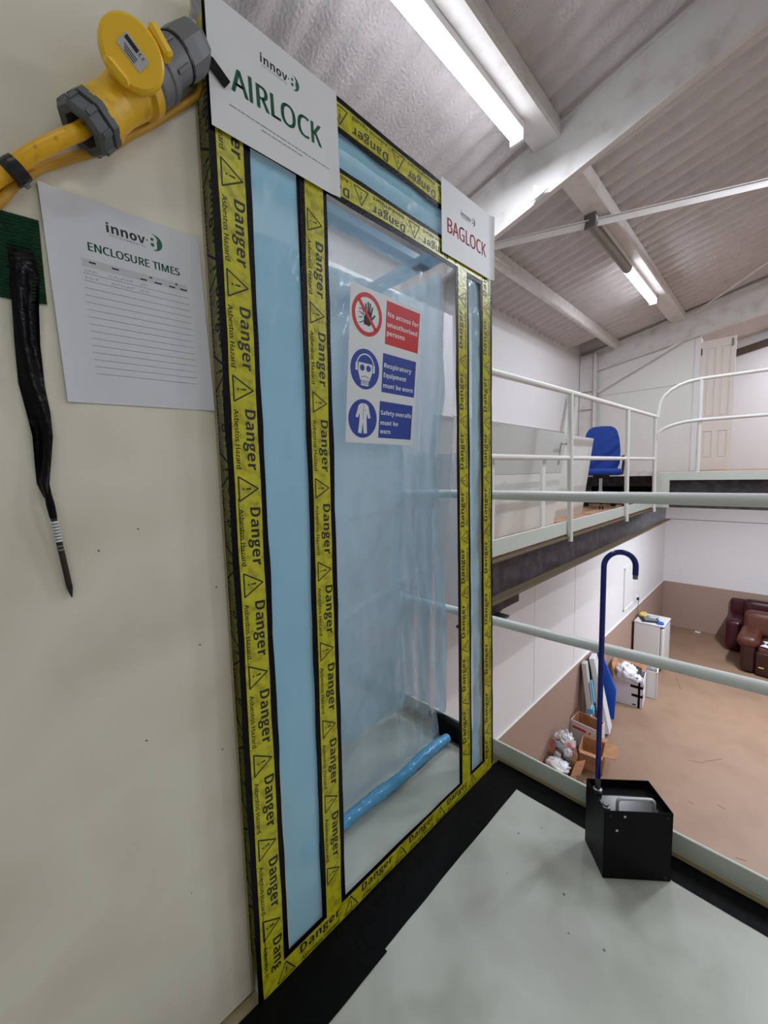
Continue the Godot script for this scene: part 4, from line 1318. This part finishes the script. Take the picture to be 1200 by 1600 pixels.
func build_wall_items() -> void:
	var st: SurfaceTool
	# coupler: axis runs up to the right along the wall
	var ax := Vector3(0.601, 0.80, 0.0).normalized()
	var side := Vector3(0, 0, 1).cross(ax).normalized()
	var base := Basis(ax.cross(Vector3(0, 0, 1)).normalized(), ax, Vector3(0, 0, 1))
	var org := Vector3(0.135, 1.722, 0.004)
	var T := Transform3D(base, Vector3.ZERO)
	var t := thing("cable_coupler", "yellow industrial cable coupler with round flip lid on the cream wall", "connector", org)
	st = ms()
	lathe(st, T, [[0.0355, 0.03], [0.0355, 0.04], [0.033, 0.043], [0.031, 0.075], [0.035, 0.11], [0.035, 0.120], [0.041, 0.123], [0.041, 0.14], [0.030, 0.14]], 32)
	part(t, "coupler_body", st, M.plug_yellow)
	st = ms()
	lathe(st, T, [[0.022, -0.006], [0.032, -0.008], [0.036, -0.002], [0.036, 0.016], [0.033, 0.019], [0.038, 0.021], [0.038, 0.032], [0.03, 0.032]], 8, true)
	lathe(st, T, [[0.022, -0.006], [0.020, 0.03], [0.0, 0.03]], 24)
	for k in 8:
		var a := TAU * k / 8.0
		var d := base * Vector3(cos(a), 0, sin(a))
		cbox(st, Transform3D(Basis(d, base.y, d.cross(base.y)), d * 0.0345 + base.y * 0.008), Vector3(0.006, 0.018, 0.008), 0.001)
	part(t, "gland_nut", st, M.nut_grey)
	# lid: open, facing the room
	var lc := Vector3(0.195, 1.826, 0.056) - org
	var ln := Vector3(-0.10, -0.36, 0.93).normalized()
	var lx := Vector3(0, 1, 0).cross(ln).normalized()
	var LT := Transform3D(Basis(lx, ln, lx.cross(ln)), lc)
	st = ms()
	lathe(st, LT, [[0.0, 0.008], [0.038, 0.008], [0.0415, 0.005], [0.0425, 0.0], [0.0425, -0.009], [0.038, -0.009], [0.037, -0.004], [0.0, -0.004]], 40)
	# latch bump and hinge lug
	var down := -ax
	cbox(st, Transform3D(Basis(side, ax, Vector3(0, 0, 1)), lc + down * 0.042 + Vector3(0.004, 0, -0.004)), Vector3(0.036, 0.014, 0.016), 0.005)
	var lid := part(t, "flip_lid", st, M.lid_yellow)
	st = ms()
	var up_r := Vector3(0.80, 0.60, 0).normalized()
	cbox(st, Transform3D(Basis(Vector3(0.6, -0.8, 0).normalized(), up_r, Vector3(0, 0, 1)), lc + up_r * 0.046 + Vector3(0, 0.006, 0.010)), Vector3(0.040, 0.016, 0.022), 0.004)
	part(lid, "hinge_block", st, M.lid_yellow)
	var rx := Vector3(0.80, -0.60, 0.0)
	rx = (rx - ln * rx.dot(ln)).normalized()
	var RT := Transform3D(Basis(rx, ln.cross(rx), ln), lc + ln * 0.0082)
	st = ms()
	prism(st, RT, rect_poly(-0.018, -0.011, 0.018, 0.011), 0.0006)
	var lab := part(lid, "rating_label", st, M.ink_pale)
	st = ms()
	prism(st, RT * Transform3D(Basis(), Vector3(0, 0, 0.0006)), rect_poly(-0.016, 0.003, 0.003, 0.009), 0.0003)
	for q in [[0.0075, 0.006], [0.0125, 0.006]]:
		ring(st, RT * Transform3D(Basis(), Vector3(0, 0, 0.0006)), Vector2(q[0], q[1]), 0.0016, 0.0025, 0.0003, PI * 0.5, PI * 1.5, 8)
	for k in 3:
		prism(st, RT * Transform3D(Basis(), Vector3(0, 0, 0.0006)), rect_poly(-0.012 + k * 0.002, -0.003 - k * 0.003, 0.008, -0.0018 - k * 0.003), 0.0003)
	part(lab, "label_print", st, M.ink_black)
	# grey plug pushed into the coupler
	t = thing("cable_plug", "grey industrial cable plug pushed into the yellow coupler", "plug", org)
	st = ms()
	lathe(st, T, [[0.030, 0.138], [0.036, 0.142], [0.0385, 0.150], [0.0385, 0.172], [0.0405, 0.176], [0.0405, 0.188], [0.036, 0.190], [0.033, 0.196], [0.033, 0.232], [0.030, 0.236]], 32)
	part(t, "plug_body", st, M.plug_grey)
	st = ms()
	lathe(st, T, [[0.030, 0.232], [0.0365, 0.238], [0.0375, 0.262], [0.035, 0.285], [0.030, 0.296], [0.010, 0.296], [0.0, 0.29]], 8, true)
	part(t, "end_cap", st, M.plug_grey)
	st = ms()
	lathe(st, T, [[0.0335, 0.234], [0.0345, 0.234], [0.0345, 0.239], [0.0335, 0.239]], 32)
	part(t, "seal_ring", st, M.black_plastic)
	for a in [0.9, 2.0, 2.9]:
		st = ms()
		var d := base * Vector3(cos(a), 0, sin(a))
		cbox(st, Transform3D(Basis(d, base.y, d.cross(base.y)), d * 0.034 + base.y * 0.212), Vector3(0.004, 0.03, 0.006), 0.001)
		part(t, "grip_rib", st, M.plug_grey)
	# cables
	st = ms()
	tube(st, smooth([Vector3(0.146, 1.737, 0.004), Vector3(0.130, 1.715, 0.006), Vector3(0.112, 1.696, 0.008), Vector3(0.078, 1.664, 0.0), Vector3(0.05, 1.635, -0.012), Vector3(0.02, 1.600, -0.02), Vector3(-0.02, 1.545, -0.02)], 6), 0.0105, 14)
	var o := part(self, "yellow_cable", st, M.cable_yellow)
	tag(o, "thick yellow cable entering the coupler's grey gland nut", "cable", "yellow cables")
	st = ms()
	tube(st, smooth([Vector3(0.300, 1.950, -0.006), Vector3(0.318, 1.952, -0.012), Vector3(0.326, 1.930, -0.02), Vector3(0.320, 1.900, -0.024), Vector3(0.292, 1.866, -0.027), Vector3(0.240, 1.806, -0.0275), Vector3(0.202, 1.766, -0.0275), Vector3(0.173, 1.733, -0.0275), Vector3(0.118, 1.689, -0.0275), Vector3(0.080, 1.655, -0.0275), Vector3(0.050, 1.618, -0.0275), Vector3(0.03, 1.585, -0.0275), Vector3(-0.02, 1.52, -0.0275)], 6), 0.0065, 12)
	o = part(self, "yellow_cable", st, M.cable_ochre)
	tag(o, "thin ochre cable looping under the coupler to the plug", "cable", "yellow cables")
	st = ms()
	var td := Vector3(0.66, 0.72, 0.25).normalized()
	var tc := Vector3(0.052, 1.632, -0.014)
	var tb := Basis(td.cross(Vector3(0, 0, 1)).normalized(), td, Vector3(0, 0, 1)).orthonormalized()
	lathe(st, Transform3D(tb, tc), [[0.0125, 0.011], [0.0165, 0.010], [0.0172, 0.0], [0.0165, -0.010], [0.0125, -0.011]], 20)
	t = thing("cable_tie", "black tie bundling the two yellow cables", "cable tie")
	part(t, "band", st, M.black_plastic)
	st = ms()
	cbox(st, Transform3D(tb, tc + Vector3(0.012, -0.014, 0.0)), Vector3(0.006, 0.008, 0.005), 0.001)
	part(t, "tie_tail", st, M.ink_grey)
	# black tape holding the plug's end to the frame
	st = ms()
	bar(st, Vector3(0.322, 1.952, 0.001), Vector3(0.336, 1.942, 0.008), 0.020, 0.002, Vector3(0, 0, 1))
	bar(st, Vector3(0.334, 1.943, 0.008), Vector3(0.365, 1.922, 0.0072), 0.020, 0.002, Vector3(0, 0, 1))
	o = part(self, "tape_scrap", st, M.black_tape)
	tag(o, "short black tape strip from the plug onto the airlock notice", "tape")
	# ribbed tape patch with hanging strap and pen
	st = ms()
	grid(st, 30, 240, func(u: float, v: float) -> Vector3:
		var x := lerpf(0.0, 0.0745 + 0.002 * v * 0.0, u)
		var y := lerpf(1.462, 1.584, v)
		return Vector3(x, y + x * 0.06 - 0.004, WZ + 0.0016 + 0.0009 * sin(y * TAU / 0.0052 + 2.0 * fn.get_noise_2d(x * 3000.0, 5.0)) + 0.0012 * fn.get_noise_2d(x * 4000.0, y * 2500.0)))
	o = part(self, "tape_patch", st, M.green_glint_tape)
	tag(o, "shiny dark ribbed tape patch at the left edge of the wall", "tape")
	st = ms()
	var strap := [[1.532, 0.053, 0.015], [1.50, 0.052, 0.0165], [1.45, 0.049, 0.0150], [1.40, 0.047, 0.0145], [1.34, 0.047, 0.0150], [1.30, 0.051, 0.0140], [1.262, 0.053, 0.0120], [1.22, 0.050, 0.0095], [1.19, 0.048, 0.0075], [1.168, 0.052, 0.0050]]
	grid(st, 14, 108, func(u: float, v: float) -> Vector3:
		var f := v * (strap.size() - 1)
		var i := mini(int(f), strap.size() - 2)
		var k := f - i
		var y := lerpf(strap[i][0], strap[i + 1][0], k)
		var c := lerpf(strap[i][1], strap[i + 1][1], k)
		var w := lerpf(strap[i][2], strap[i + 1][2], k)
		var tw := sin(v * 7.0) * 0.5
		var a := (u * 2.0 - 1.0)
		return Vector3(c + a * w, y, WZ + 0.008 + 0.006 * cos(a * 3.0 + tw * 3.0) * smoothstep(0.0, 0.12, v) + 0.0016 * fn.get_noise_2d(a * 500.0, y * 2600.0) + 0.0005 * sin(y * TAU / 0.004)))
	o = part(self, "tape_strap", st, M.black_tape)
	tag(o, "twisted black tape strap hanging down to the pen", "strap")
	t = thing("pen", "dark ballpoint pen hanging from the black strap", "pen")
	var p0 := Vector3(0.0515, 1.176, WZ + 0.012)
	var p1 := Vector3(0.0685, 1.005, WZ + 0.0045)
	var pd := (p1 - p0).normalized()
	st = ms()
	tube(st, [p0 + pd * 0.035, p1 - pd * 0.022], 0.0042, 12)
	part(t, "barrel", st, M.pen_body)
	st = ms()
	tube(st, [p0, p0 + pd * 0.018, p0 + pd * 0.04], [0.0042, 0.0055, 0.0048], 12)
	part(t, "taped_end", st, M.black_tape)
	st = ms()
	tube(st, [p1 - pd * 0.022, p1 - pd * 0.016, p1 - pd * 0.004, p1], [0.0043, 0.0040, 0.0016, 0.0008], 12)
	part(t, "tip", st, M.black_plastic)
	st = ms()
	tube(st, [p0 + pd * 0.045, p0 + pd * 0.078], 0.00445, 12)
	part(t, "white_label", st, M.paper)
	st = ms()
	for k in 6:
		tube(st, [p0 + pd * (0.048 + k * 0.005), p0 + pd * (0.0505 + k * 0.005)], 0.0046, 10)
	for k in 2:
		tube(st, [p0 + pd * (0.084 + k * 0.006), p0 + pd * (0.0865 + k * 0.006)], 0.0044, 10)
	part(t, "label_print", st, M.ink_grey)

func smooth(pts: Array, n: int) -> Array:
	var out := []
	for i in pts.size() - 1:
		var a: Vector3 = pts[maxi(i - 1, 0)]
		var b: Vector3 = pts[i]
		var c: Vector3 = pts[i + 1]
		var d: Vector3 = pts[mini(i + 2, pts.size() - 1)]
		for k in n:
			out.append(b.cubic_interpolate(c, a, d, float(k) / n))
	out.append(pts[-1])
	return out

# ---------------------------------------------------------------- printed notices
# company mark: word, bullet and an 8 whose right side is a green crescent
func logo(parent: Node3D, T: Transform3D, w: float, small := true) -> void:
	var lt := lst()
	letters(lt, "innov", T * Transform3D(Basis(), Vector3(-w * 0.16, 0, 0)), w * 0.17, true, w * 0.66)
	part(parent, "logo_word", lt.commit(), M.ink_black)
	var st := ms()
	prism(st, T, disc_poly(Vector2(w * 0.205, -w * 0.0), w * 0.016, 10), 0.0002)
	prism(st, T, disc_poly(Vector2(w * 0.30, w * 0.045), w * 0.030, 14), 0.0002)
	prism(st, T, disc_poly(Vector2(w * 0.30, -w * 0.06), w * 0.034, 14), 0.0002)
	part(parent, "logo_dots", st, M.ink_green)
	st = ms()
	var c := Vector2(w * 0.33, -w * 0.008)
	# crescent between an outer circle and a smaller one set to the left
	var R := w * 0.155
	var pts := PackedVector2Array()
	var n := 20
	for i in n + 1:
		var a := lerpf(-PI * 0.56, PI * 0.56, float(i) / n)
		pts.append(c + Vector2(cos(a), sin(a)) * R)
	var inner := []
	for i in n + 1:
		var a := lerpf(PI * 0.56, -PI * 0.56, float(i) / n)
		var bulge := 0.52 + 0.14 * absf(sin(a))
		var notch := 0.16 * exp(-pow(a / 0.25, 2.0))
		inner.append(c + Vector2(cos(a) * (bulge - notch) - 0.06, sin(a) * 0.96) * R)
	for i in range(1, n):
		pts.append(inner[i])
	prism(st, T, pts, 0.0002)
	part(parent, "logo_crescent", st, M.ink_green)
	if small:
		lt = lst()
		letters(lt, "E N V I R O N M E N T A L", T * Transform3D(Basis(), Vector3(-w * 0.14, -w * 0.135, 0)), w * 0.035, false, w * 0.62)
		part(parent, "logo_tagline", lt.commit(), M.ink_grey)

# lines of print too small to read, as rows of word-length dashes
func small_print(parent: Node3D, T: Transform3D, x0: float, x1: float, y: float, h: float, m: Material) -> void:
	var st := ms()
	var x := x0
	while x < x1:
		var w := minf(rng.randf_range(2.0, 6.5) * h, x1 - x)
		prism(st, T, rect_poly(x, y - h * 0.35, x + w, y + h * 0.35), 0.0002)
		x += w + h * 0.8
	part(parent, "small_print", st, m)

func build_signs() -> void:
	var st: SurfaceTool
	var lt: SurfaceTool
	# AIRLOCK notice (bottom left corner at origin)
	var t := thing("airlock_notice", "white paper notice reading AIRLOCK in green letters", "notice", Vector3(0.332, 1.838, 0.0005))
	st = ms()
	grid(st, 24, 12, func(u: float, v: float) -> Vector3: return Vector3(u * 0.296, v * 0.228 + u * 0.004, 0.0036 + 0.004 * smoothstep(0.9, 1.0, u) * (1.0 - v)))
	part(t, "paper_sheet", st, M.paper)
	var T := Transform3D(Basis(), Vector3(0, 0, 0.0037))
	lt = lst()
	letters(lt, "AlRLOCK", T * Transform3D(Basis.from_euler(Vector3(0, 0, 0.03)), Vector3(0.145, 0.109, 0)), 0.043, "semi", 0.206)
	part(t, "heading", lt.commit(), M.ink_green)
	logo(t, T * Transform3D(Basis(), Vector3(0.150, 0.182, 0)), 0.092)
	small_print(t, T, 0.036, 0.268, 0.055, 0.0024, M.ink_grey)
	small_print(t, T, 0.10, 0.196, 0.046, 0.0024, M.ink_grey)
	# BAGLOCK notice
	t = thing("baglock_notice", "white paper notice reading BAGLOCK in red letters", "notice", Vector3(1.024, 1.868, 0.0005))
	st = ms()
	grid(st, 24, 12, func(u: float, v: float) -> Vector3: return Vector3(u * 0.300, v * 0.214 + u * 0.006, 0.0036 + 0.006 * smoothstep(0.93, 1.0, u)))
	part(t, "paper_sheet", st, M.paper)
	T = Transform3D(Basis.from_euler(Vector3(0, 0, 0.015)), Vector3(0, 0, 0.0027))
	lt = lst()
	letters(lt, "BAGLOCK", T * Transform3D(Basis(), Vector3(0.142, 0.088, 0.001)), 0.043, "semi", 0.222)
	part(t, "heading", lt.commit(), M.ink_red)
	logo(t, T * Transform3D(Basis(), Vector3(0.146, 0.152, 0.001)), 0.086)
	small_print(t, T, 0.03, 0.262, 0.05, 0.0026, M.ink_grey)
	small_print(t, T, 0.09, 0.2, 0.04, 0.0026, M.ink_grey)
	# ENCLOSURE TIMES record
	t = thing("enclosure_times_sheet", "laminated ENCLOSURE TIMES record sheet on the cream wall", "notice", Vector3(0.088, 1.319, WZ + 0.0005))
	t.rotation.z = deg_to_rad(1.9)
	st = ms()
	grid(st, 12, 16, func(u: float, v: float) -> Vector3: return Vector3(u * 0.230, v * 0.322, 0.001 + 0.003 * smoothstep(0.84, 1.0, absf(u * 2.0 - 1.0))))
	part(t, "laminated_sheet", st, M.paper_gloss)
	T = Transform3D(Basis(), Vector3(0, 0, 0.0011))
	lt = lst()
	letters(lt, "ENCLOSURE TlMES", T * Transform3D(Basis(), Vector3(0.122, 0.249, 0)), 0.0125, "semi", 0.137)
	part(t, "heading", lt.commit(), M.ink_green)
	logo(t, T * Transform3D(Basis(), Vector3(0.124, 0.288, 0)), 0.086)
	st = ms()
	prism(st, T, rect_poly(0.042, 0.2165, 0.202, 0.2285), 0.0001)
	var head := part(t, "table_header", st, M.ink_pale)
	for q in [[0.052, 0.224, 0.009], [0.083, 0.224, 0.010], [0.124, 0.219, 0.010], [0.139, 0.2255, 0.004], [0.146, 0.219, 0.012], [0.170, 0.219, 0.010], [0.181, 0.2255, 0.004], [0.189, 0.219, 0.012]]:
		st = ms()
		prism(st, T * Transform3D(Basis(), Vector3(0, 0, 0.0001)), rect_poly(q[0], q[1] - 0.0012, q[0] + q[2], q[1] + 0.0012), 0.0001)
		part(head, "header_word", st, M.ink_black)
	st = ms()
	for k in 15:
		var y := 0.2055 - k * 0.0112
		stroke(st, T, Vector2(0.042, y), Vector2(0.203, y), 0.0006, 0.0001)
	part(t, "ruled_lines", st, M.ink_grey)
	# two handwritten rows
	st = ms()
	for r in 2:
		for run in [[0.045, 0.062], [0.076 + r * 0.004, 0.112], [0.122, 0.134]]:
			var x: float = run[0]
			var y := 0.2085 - r * 0.0112
			while x < run[1]:
				var p := Vector2(x, y + rng.randf_range(-0.001, 0.001))
				var q := Vector2(x + rng.randf_range(0.0005, 0.002), y + rng.randf_range(0.002, 0.0042))
				stroke(st, T, p, q, 0.0004, 0.0001)
				stroke(st, T, q, Vector2(x + 0.0024, y + rng.randf_range(0.0, 0.003)), 0.0004, 0.0001)
				x += 0.0034
	part(t, "handwriting", st, M.ink_grey)
	# three-part safety sign on the curtain
	build_safety_sign()

func build_safety_sign() -> void:
	# the sign lies on the sloping curtain; local xy in the curtain's plane, origin at its bottom left corner
	var yb := 1.284
	var zb := curtain_z(yb)
	var tilt := atan(0.107)
	var t := thing("safety_sign", "white three-part safety sign with red and blue symbols on the curtain", "sign", Vector3(0.690, yb, zb + 0.022))
	t.rotation = Vector3(tilt, 0, 0)
	part(t, "backing_sheet", box(Vector3(0, 0, 0), Vector3(0.281, 0.411, 0.001)), M.sign_white)
	var T := Transform3D(Basis(), Vector3(0, 0, 0.0011))
	var T2 := Transform3D(Basis(), Vector3(0, 0, 0.0014))
	var T3 := Transform3D(Basis(), Vector3(0, 0, 0.0017))
	var st: SurfaceTool
	var lt: SurfaceTool
	# no access
	var c := Vector2(0.062, 0.344)
	st = ms()
	# open hand: palm, four fingers, thumb
	prism(st, T, PackedVector2Array([c + Vector2(-0.012, -0.026), c + Vector2(0.010, -0.028), c + Vector2(0.018, -0.012), c + Vector2(0.014, 0.008), c + Vector2(-0.006, 0.006), c + Vector2(-0.012, -0.008)]), 0.0002)
	for f in [[-0.003, 0.004, -0.008, 0.026], [0.003, 0.005, 0.001, 0.032], [0.008, 0.005, 0.009, 0.030], [0.013, 0.002, 0.018, 0.022], [0.016, -0.010, 0.028, 0.004]]:
		stroke(st, T, c + Vector2(f[0], f[1]), c + Vector2(f[2], f[3]), 0.0048, 0.0002)
	for f in [[-0.030, 0.010, -0.014, 0.010], [-0.030, 0.002, -0.016, -0.002], [-0.016, 0.018, -0.014, -0.006], [-0.028, -0.026, -0.012, -0.018], [-0.030, -0.012, -0.018, -0.010]]:
		stroke(st, T, c + Vector2(f[0], f[1]), c + Vector2(f[2], f[3]), 0.0022, 0.0002)
	part(t, "hand_symbol", st, M.ink_black)
	st = ms()
	ring(st, T2, c, 0.044, 0.055, 0.0002, 0.0, TAU, 40)
	stroke(st, T2, c + Vector2(-0.032, 0.032), c + Vector2(0.032, -0.032), 0.0095, 0.0002)
	part(t, "prohibition_ring", st, M.sign_red)
	panel_text(t, 0.133, 0.284, 0.277, 0.400, "sign_red", ["No access for", "unauthorised", "persons"])
	# respirator
	c = Vector2(0.062, 0.202)
	st = ms()
	prism(st, T, disc_poly(c, 0.0535, 40), 0.0002)
	part(t, "blue_disc", st, M.sign_blue)
	st = ms()
	ring(st, T2, c + Vector2(0, 0.008), 0.030, 0.0335, 0.0002, -0.1, PI + 0.1, 20)
	prism(st, T2, PackedVector2Array([c + Vector2(-0.025, 0.016), c + Vector2(0.025, 0.016), c + Vector2(0.026, -0.008), c + Vector2(0.017, -0.030), c + Vector2(-0.017, -0.030), c + Vector2(-0.026, -0.008)]), 0.0002)
	prism(st, T2, rect_poly(c.x - 0.036, c.y - 0.006, c.x - 0.028, c.y + 0.014), 0.0002)
	prism(st, T2, rect_poly(c.x + 0.028, c.y - 0.006, c.x + 0.036, c.y + 0.014), 0.0002)
	prism(st, T2, rect_poly(c.x - 0.014, c.y - 0.044, c.x + 0.014, c.y - 0.028), 0.0002)
	part(t, "mask_symbol", st, M.sign_white)
	st = ms()
	prism(st, T3, disc_poly(c + Vector2(-0.0115, 0.003), 0.0085, 16), 0.0002)
	prism(st, T3, disc_poly(c + Vector2(0.0115, 0.003), 0.0085, 16), 0.0002)
	stroke(st, T3, c + Vector2(-0.014, -0.022), c + Vector2(0, -0.018), 0.0016, 0.0002)
	stroke(st, T3, c + Vector2(0, -0.018), c + Vector2(0.014, -0.022), 0.0016, 0.0002)
	for k in 3:
		stroke(st, T3, c + Vector2(-0.012, -0.032 - k * 0.004), c + Vector2(0.012, -0.031 - k * 0.004), 0.0014, 0.0002)
	part(t, "mask_details", st, M.sign_blue)
	panel_text(t, 0.128, 0.150, 0.272, 0.258, "sign_blue", ["Respiratory", "Equipment", "must be worn"])
	# overalls
	c = Vector2(0.061, 0.068)
	st = ms()
	prism(st, T, disc_poly(c, 0.0535, 40), 0.0002)
	part(t, "blue_disc", st, M.sign_blue)
	st = ms()
	prism(st, T2, PackedVector2Array([c + Vector2(-0.008, 0.042), c + Vector2(0.008, 0.042), c + Vector2(0.018, 0.036), c + Vector2(0.028, 0.004), c + Vector2(0.020, 0.001), c + Vector2(0.014, 0.016), c + Vector2(0.013, 0.0), c + Vector2(0.017, -0.040), c + Vector2(0.004, -0.041), c + Vector2(0.0, -0.008), c + Vector2(-0.004, -0.041), c + Vector2(-0.017, -0.040), c + Vector2(-0.013, 0.0), c + Vector2(-0.014, 0.016), c + Vector2(-0.020, 0.001), c + Vector2(-0.028, 0.004), c + Vector2(-0.018, 0.036)]), 0.0002)
	part(t, "overall_symbol", st, M.sign_white)
	st = ms()
	stroke(st, T3, c + Vector2(0, 0.038), c + Vector2(0, -0.002), 0.0012, 0.0002)
	stroke(st, T3, c + Vector2(0.004, 0.024), c + Vector2(0.010, 0.024), 0.0012, 0.0002)
	part(t, "overall_details", st, M.sign_blue)
	panel_text(t, 0.124, 0.018, 0.268, 0.124, "sign_blue", ["Safety overalls", "must be", "worn"])

func panel_text(t: Node3D, x0: float, y0: float, x1: float, y1: float, m: String, lines: Array) -> void:
	var st := ms()
	prism(st, Transform3D(Basis(), Vector3(0, 0, 0.0011)), rect_poly(x0, y0, x1, y1), 0.0002)
	var o := part(t, "text_panel", st, M[m])
	var lt := lst()
	var h := 0.0125
	for k in lines.size():
		var w: float = minf(lines[k].length() * 0.0108, (x1 - x0) * 0.93)
		letters(lt, lines[k], Transform3D(Basis(), Vector3(x0 + 0.006 + w / 2.0, y1 - 0.034 - k * 0.027, 0.0014)), h, true, w)
	part(o, "lettering", lt.commit(), M.sign_white)

# ---------------------------------------------------------------- black box with hooked blue pipe
func build_sampling_box() -> void:
	var u := Vector3(0.655, 0, 0.755).normalized()
	var v := Vector3(u.z, 0, -u.x)
	var t := thing("metal_box", "black metal box with a hooked blue pipe on the floor sheet", "box", Vector3(1.163, 0.002, 0.458))
	t.basis = Basis(u, Vector3.UP, -v)   # local x along the front, local -z to the back
	var W := 0.188
	var D := 0.122
	var H := 0.212
	var st := ms()
	bx(st, Vector3(0, 0, -0.003), Vector3(W, H, 0), 0.001)
	bx(st, Vector3(0, 0, -D), Vector3(W, H, -D + 0.003), 0.001)
	bx(st, Vector3(0, 0, -D), Vector3(0.003, H, 0), 0.001)
	bx(st, Vector3(W - 0.003, 0, -D), Vector3(W, H, 0), 0.001)
	bx(st, Vector3(0, 0, -D), Vector3(W, 0.003, 0), 0.0)
	part(t, "case", st, M.black_box)
	part(t, "recessed_lid", box(Vector3(0.003, H - 0.030, -D + 0.003), Vector3(W - 0.003, H - 0.027, -0.003)), M.black_sheen)
	st = ms()
	tube(st, smooth([Vector3(0.05, H - 0.028, -0.030), Vector3(0.05, H + 0.004, -0.030), Vector3(0.056, H + 0.012, -0.030), Vector3(0.066, H + 0.014, -0.030), Vector3(0.136, H + 0.014, -0.030), Vector3(0.146, H + 0.012, -0.030), Vector3(0.152, H + 0.004, -0.030), Vector3(0.152, H - 0.028, -0.030)], 4), 0.0045, 10)
	part(t, "carry_handle", st, M.handle_steel)
	for q in [[0.055, H - 0.014], [0.034, H - 0.058]]:
		st = ms()
		lathe(st, Transform3D(Basis(Vector3(1, 0, 0), Vector3(0, 0, 1), Vector3(0, -1, 0)), Vector3(q[0], q[1], 0)), [[0.0, 0.003], [0.0036, 0.0028], [0.0042, 0.0]], 12)
		part(t, "screw", st, M.chrome)
	for q in [[0.016, 0.012], [W - 0.016, 0.012], [0.016, H - 0.014], [W - 0.016, H - 0.014]]:
		st = ms()
		lathe(st, Transform3D(Basis(Vector3(1, 0, 0), Vector3(0, 0, 1), Vector3(0, -1, 0)), Vector3(q[0], q[1], 0)), [[0.0, 0.0018], [0.003, 0.0016], [0.0036, 0.0]], 10)
		part(t, "corner_rivet", st, M.black_sheen)
	st = ms()
	lathe(st, Transform3D(Basis(), Vector3(0.022, H - 0.027, -0.04)), [[0.0, 0.014], [0.007, 0.014], [0.008, 0.010], [0.012, 0.008], [0.012, 0.0]], 16)
	part(t, "port_cap", st, M.dull_metal)
	# pipe
	var pb := Vector3(0.024, H - 0.027, -0.098)
	st = ms()
	lathe(st, Transform3D(Basis(), pb), [[0.0065, 0.052], [0.008, 0.050], [0.008, 0.016], [0.013, 0.014], [0.013, 0.006], [0.009, 0.004], [0.009, 0.0]], 12)
	part(t, "pipe_fitting", st, M.dull_metal)
	st = ms()
	var pts := [pb + Vector3(0, 0.05, 0), pb + Vector3(0.0, 0.35, 0)]
	var r := 0.0425
	var ytop := 0.905 - pb.y
	# the hook bends towards the front right
	var hd := Vector3(1.0, 0, 0.12).normalized()
	for i in 19:
		var a := PI * 1.02 * i / 18.0
		pts.append(pb + Vector3(0, ytop, 0) + hd * (r - r * cos(a)) + Vector3(0, r * sin(a), 0))
	pts.append(pts[-1] + Vector3(0, -0.022, 0))
	tube(st, pts, 0.0078, 14)
	part(t, "blue_pipe", st, M.navy_gloss)
	st = ms()
	tube(st, [pts[-1], pts[-1] + Vector3(0, -0.012, 0)], 0.0066, 12)
	part(t, "pipe_tip", st, M.dull_metal)
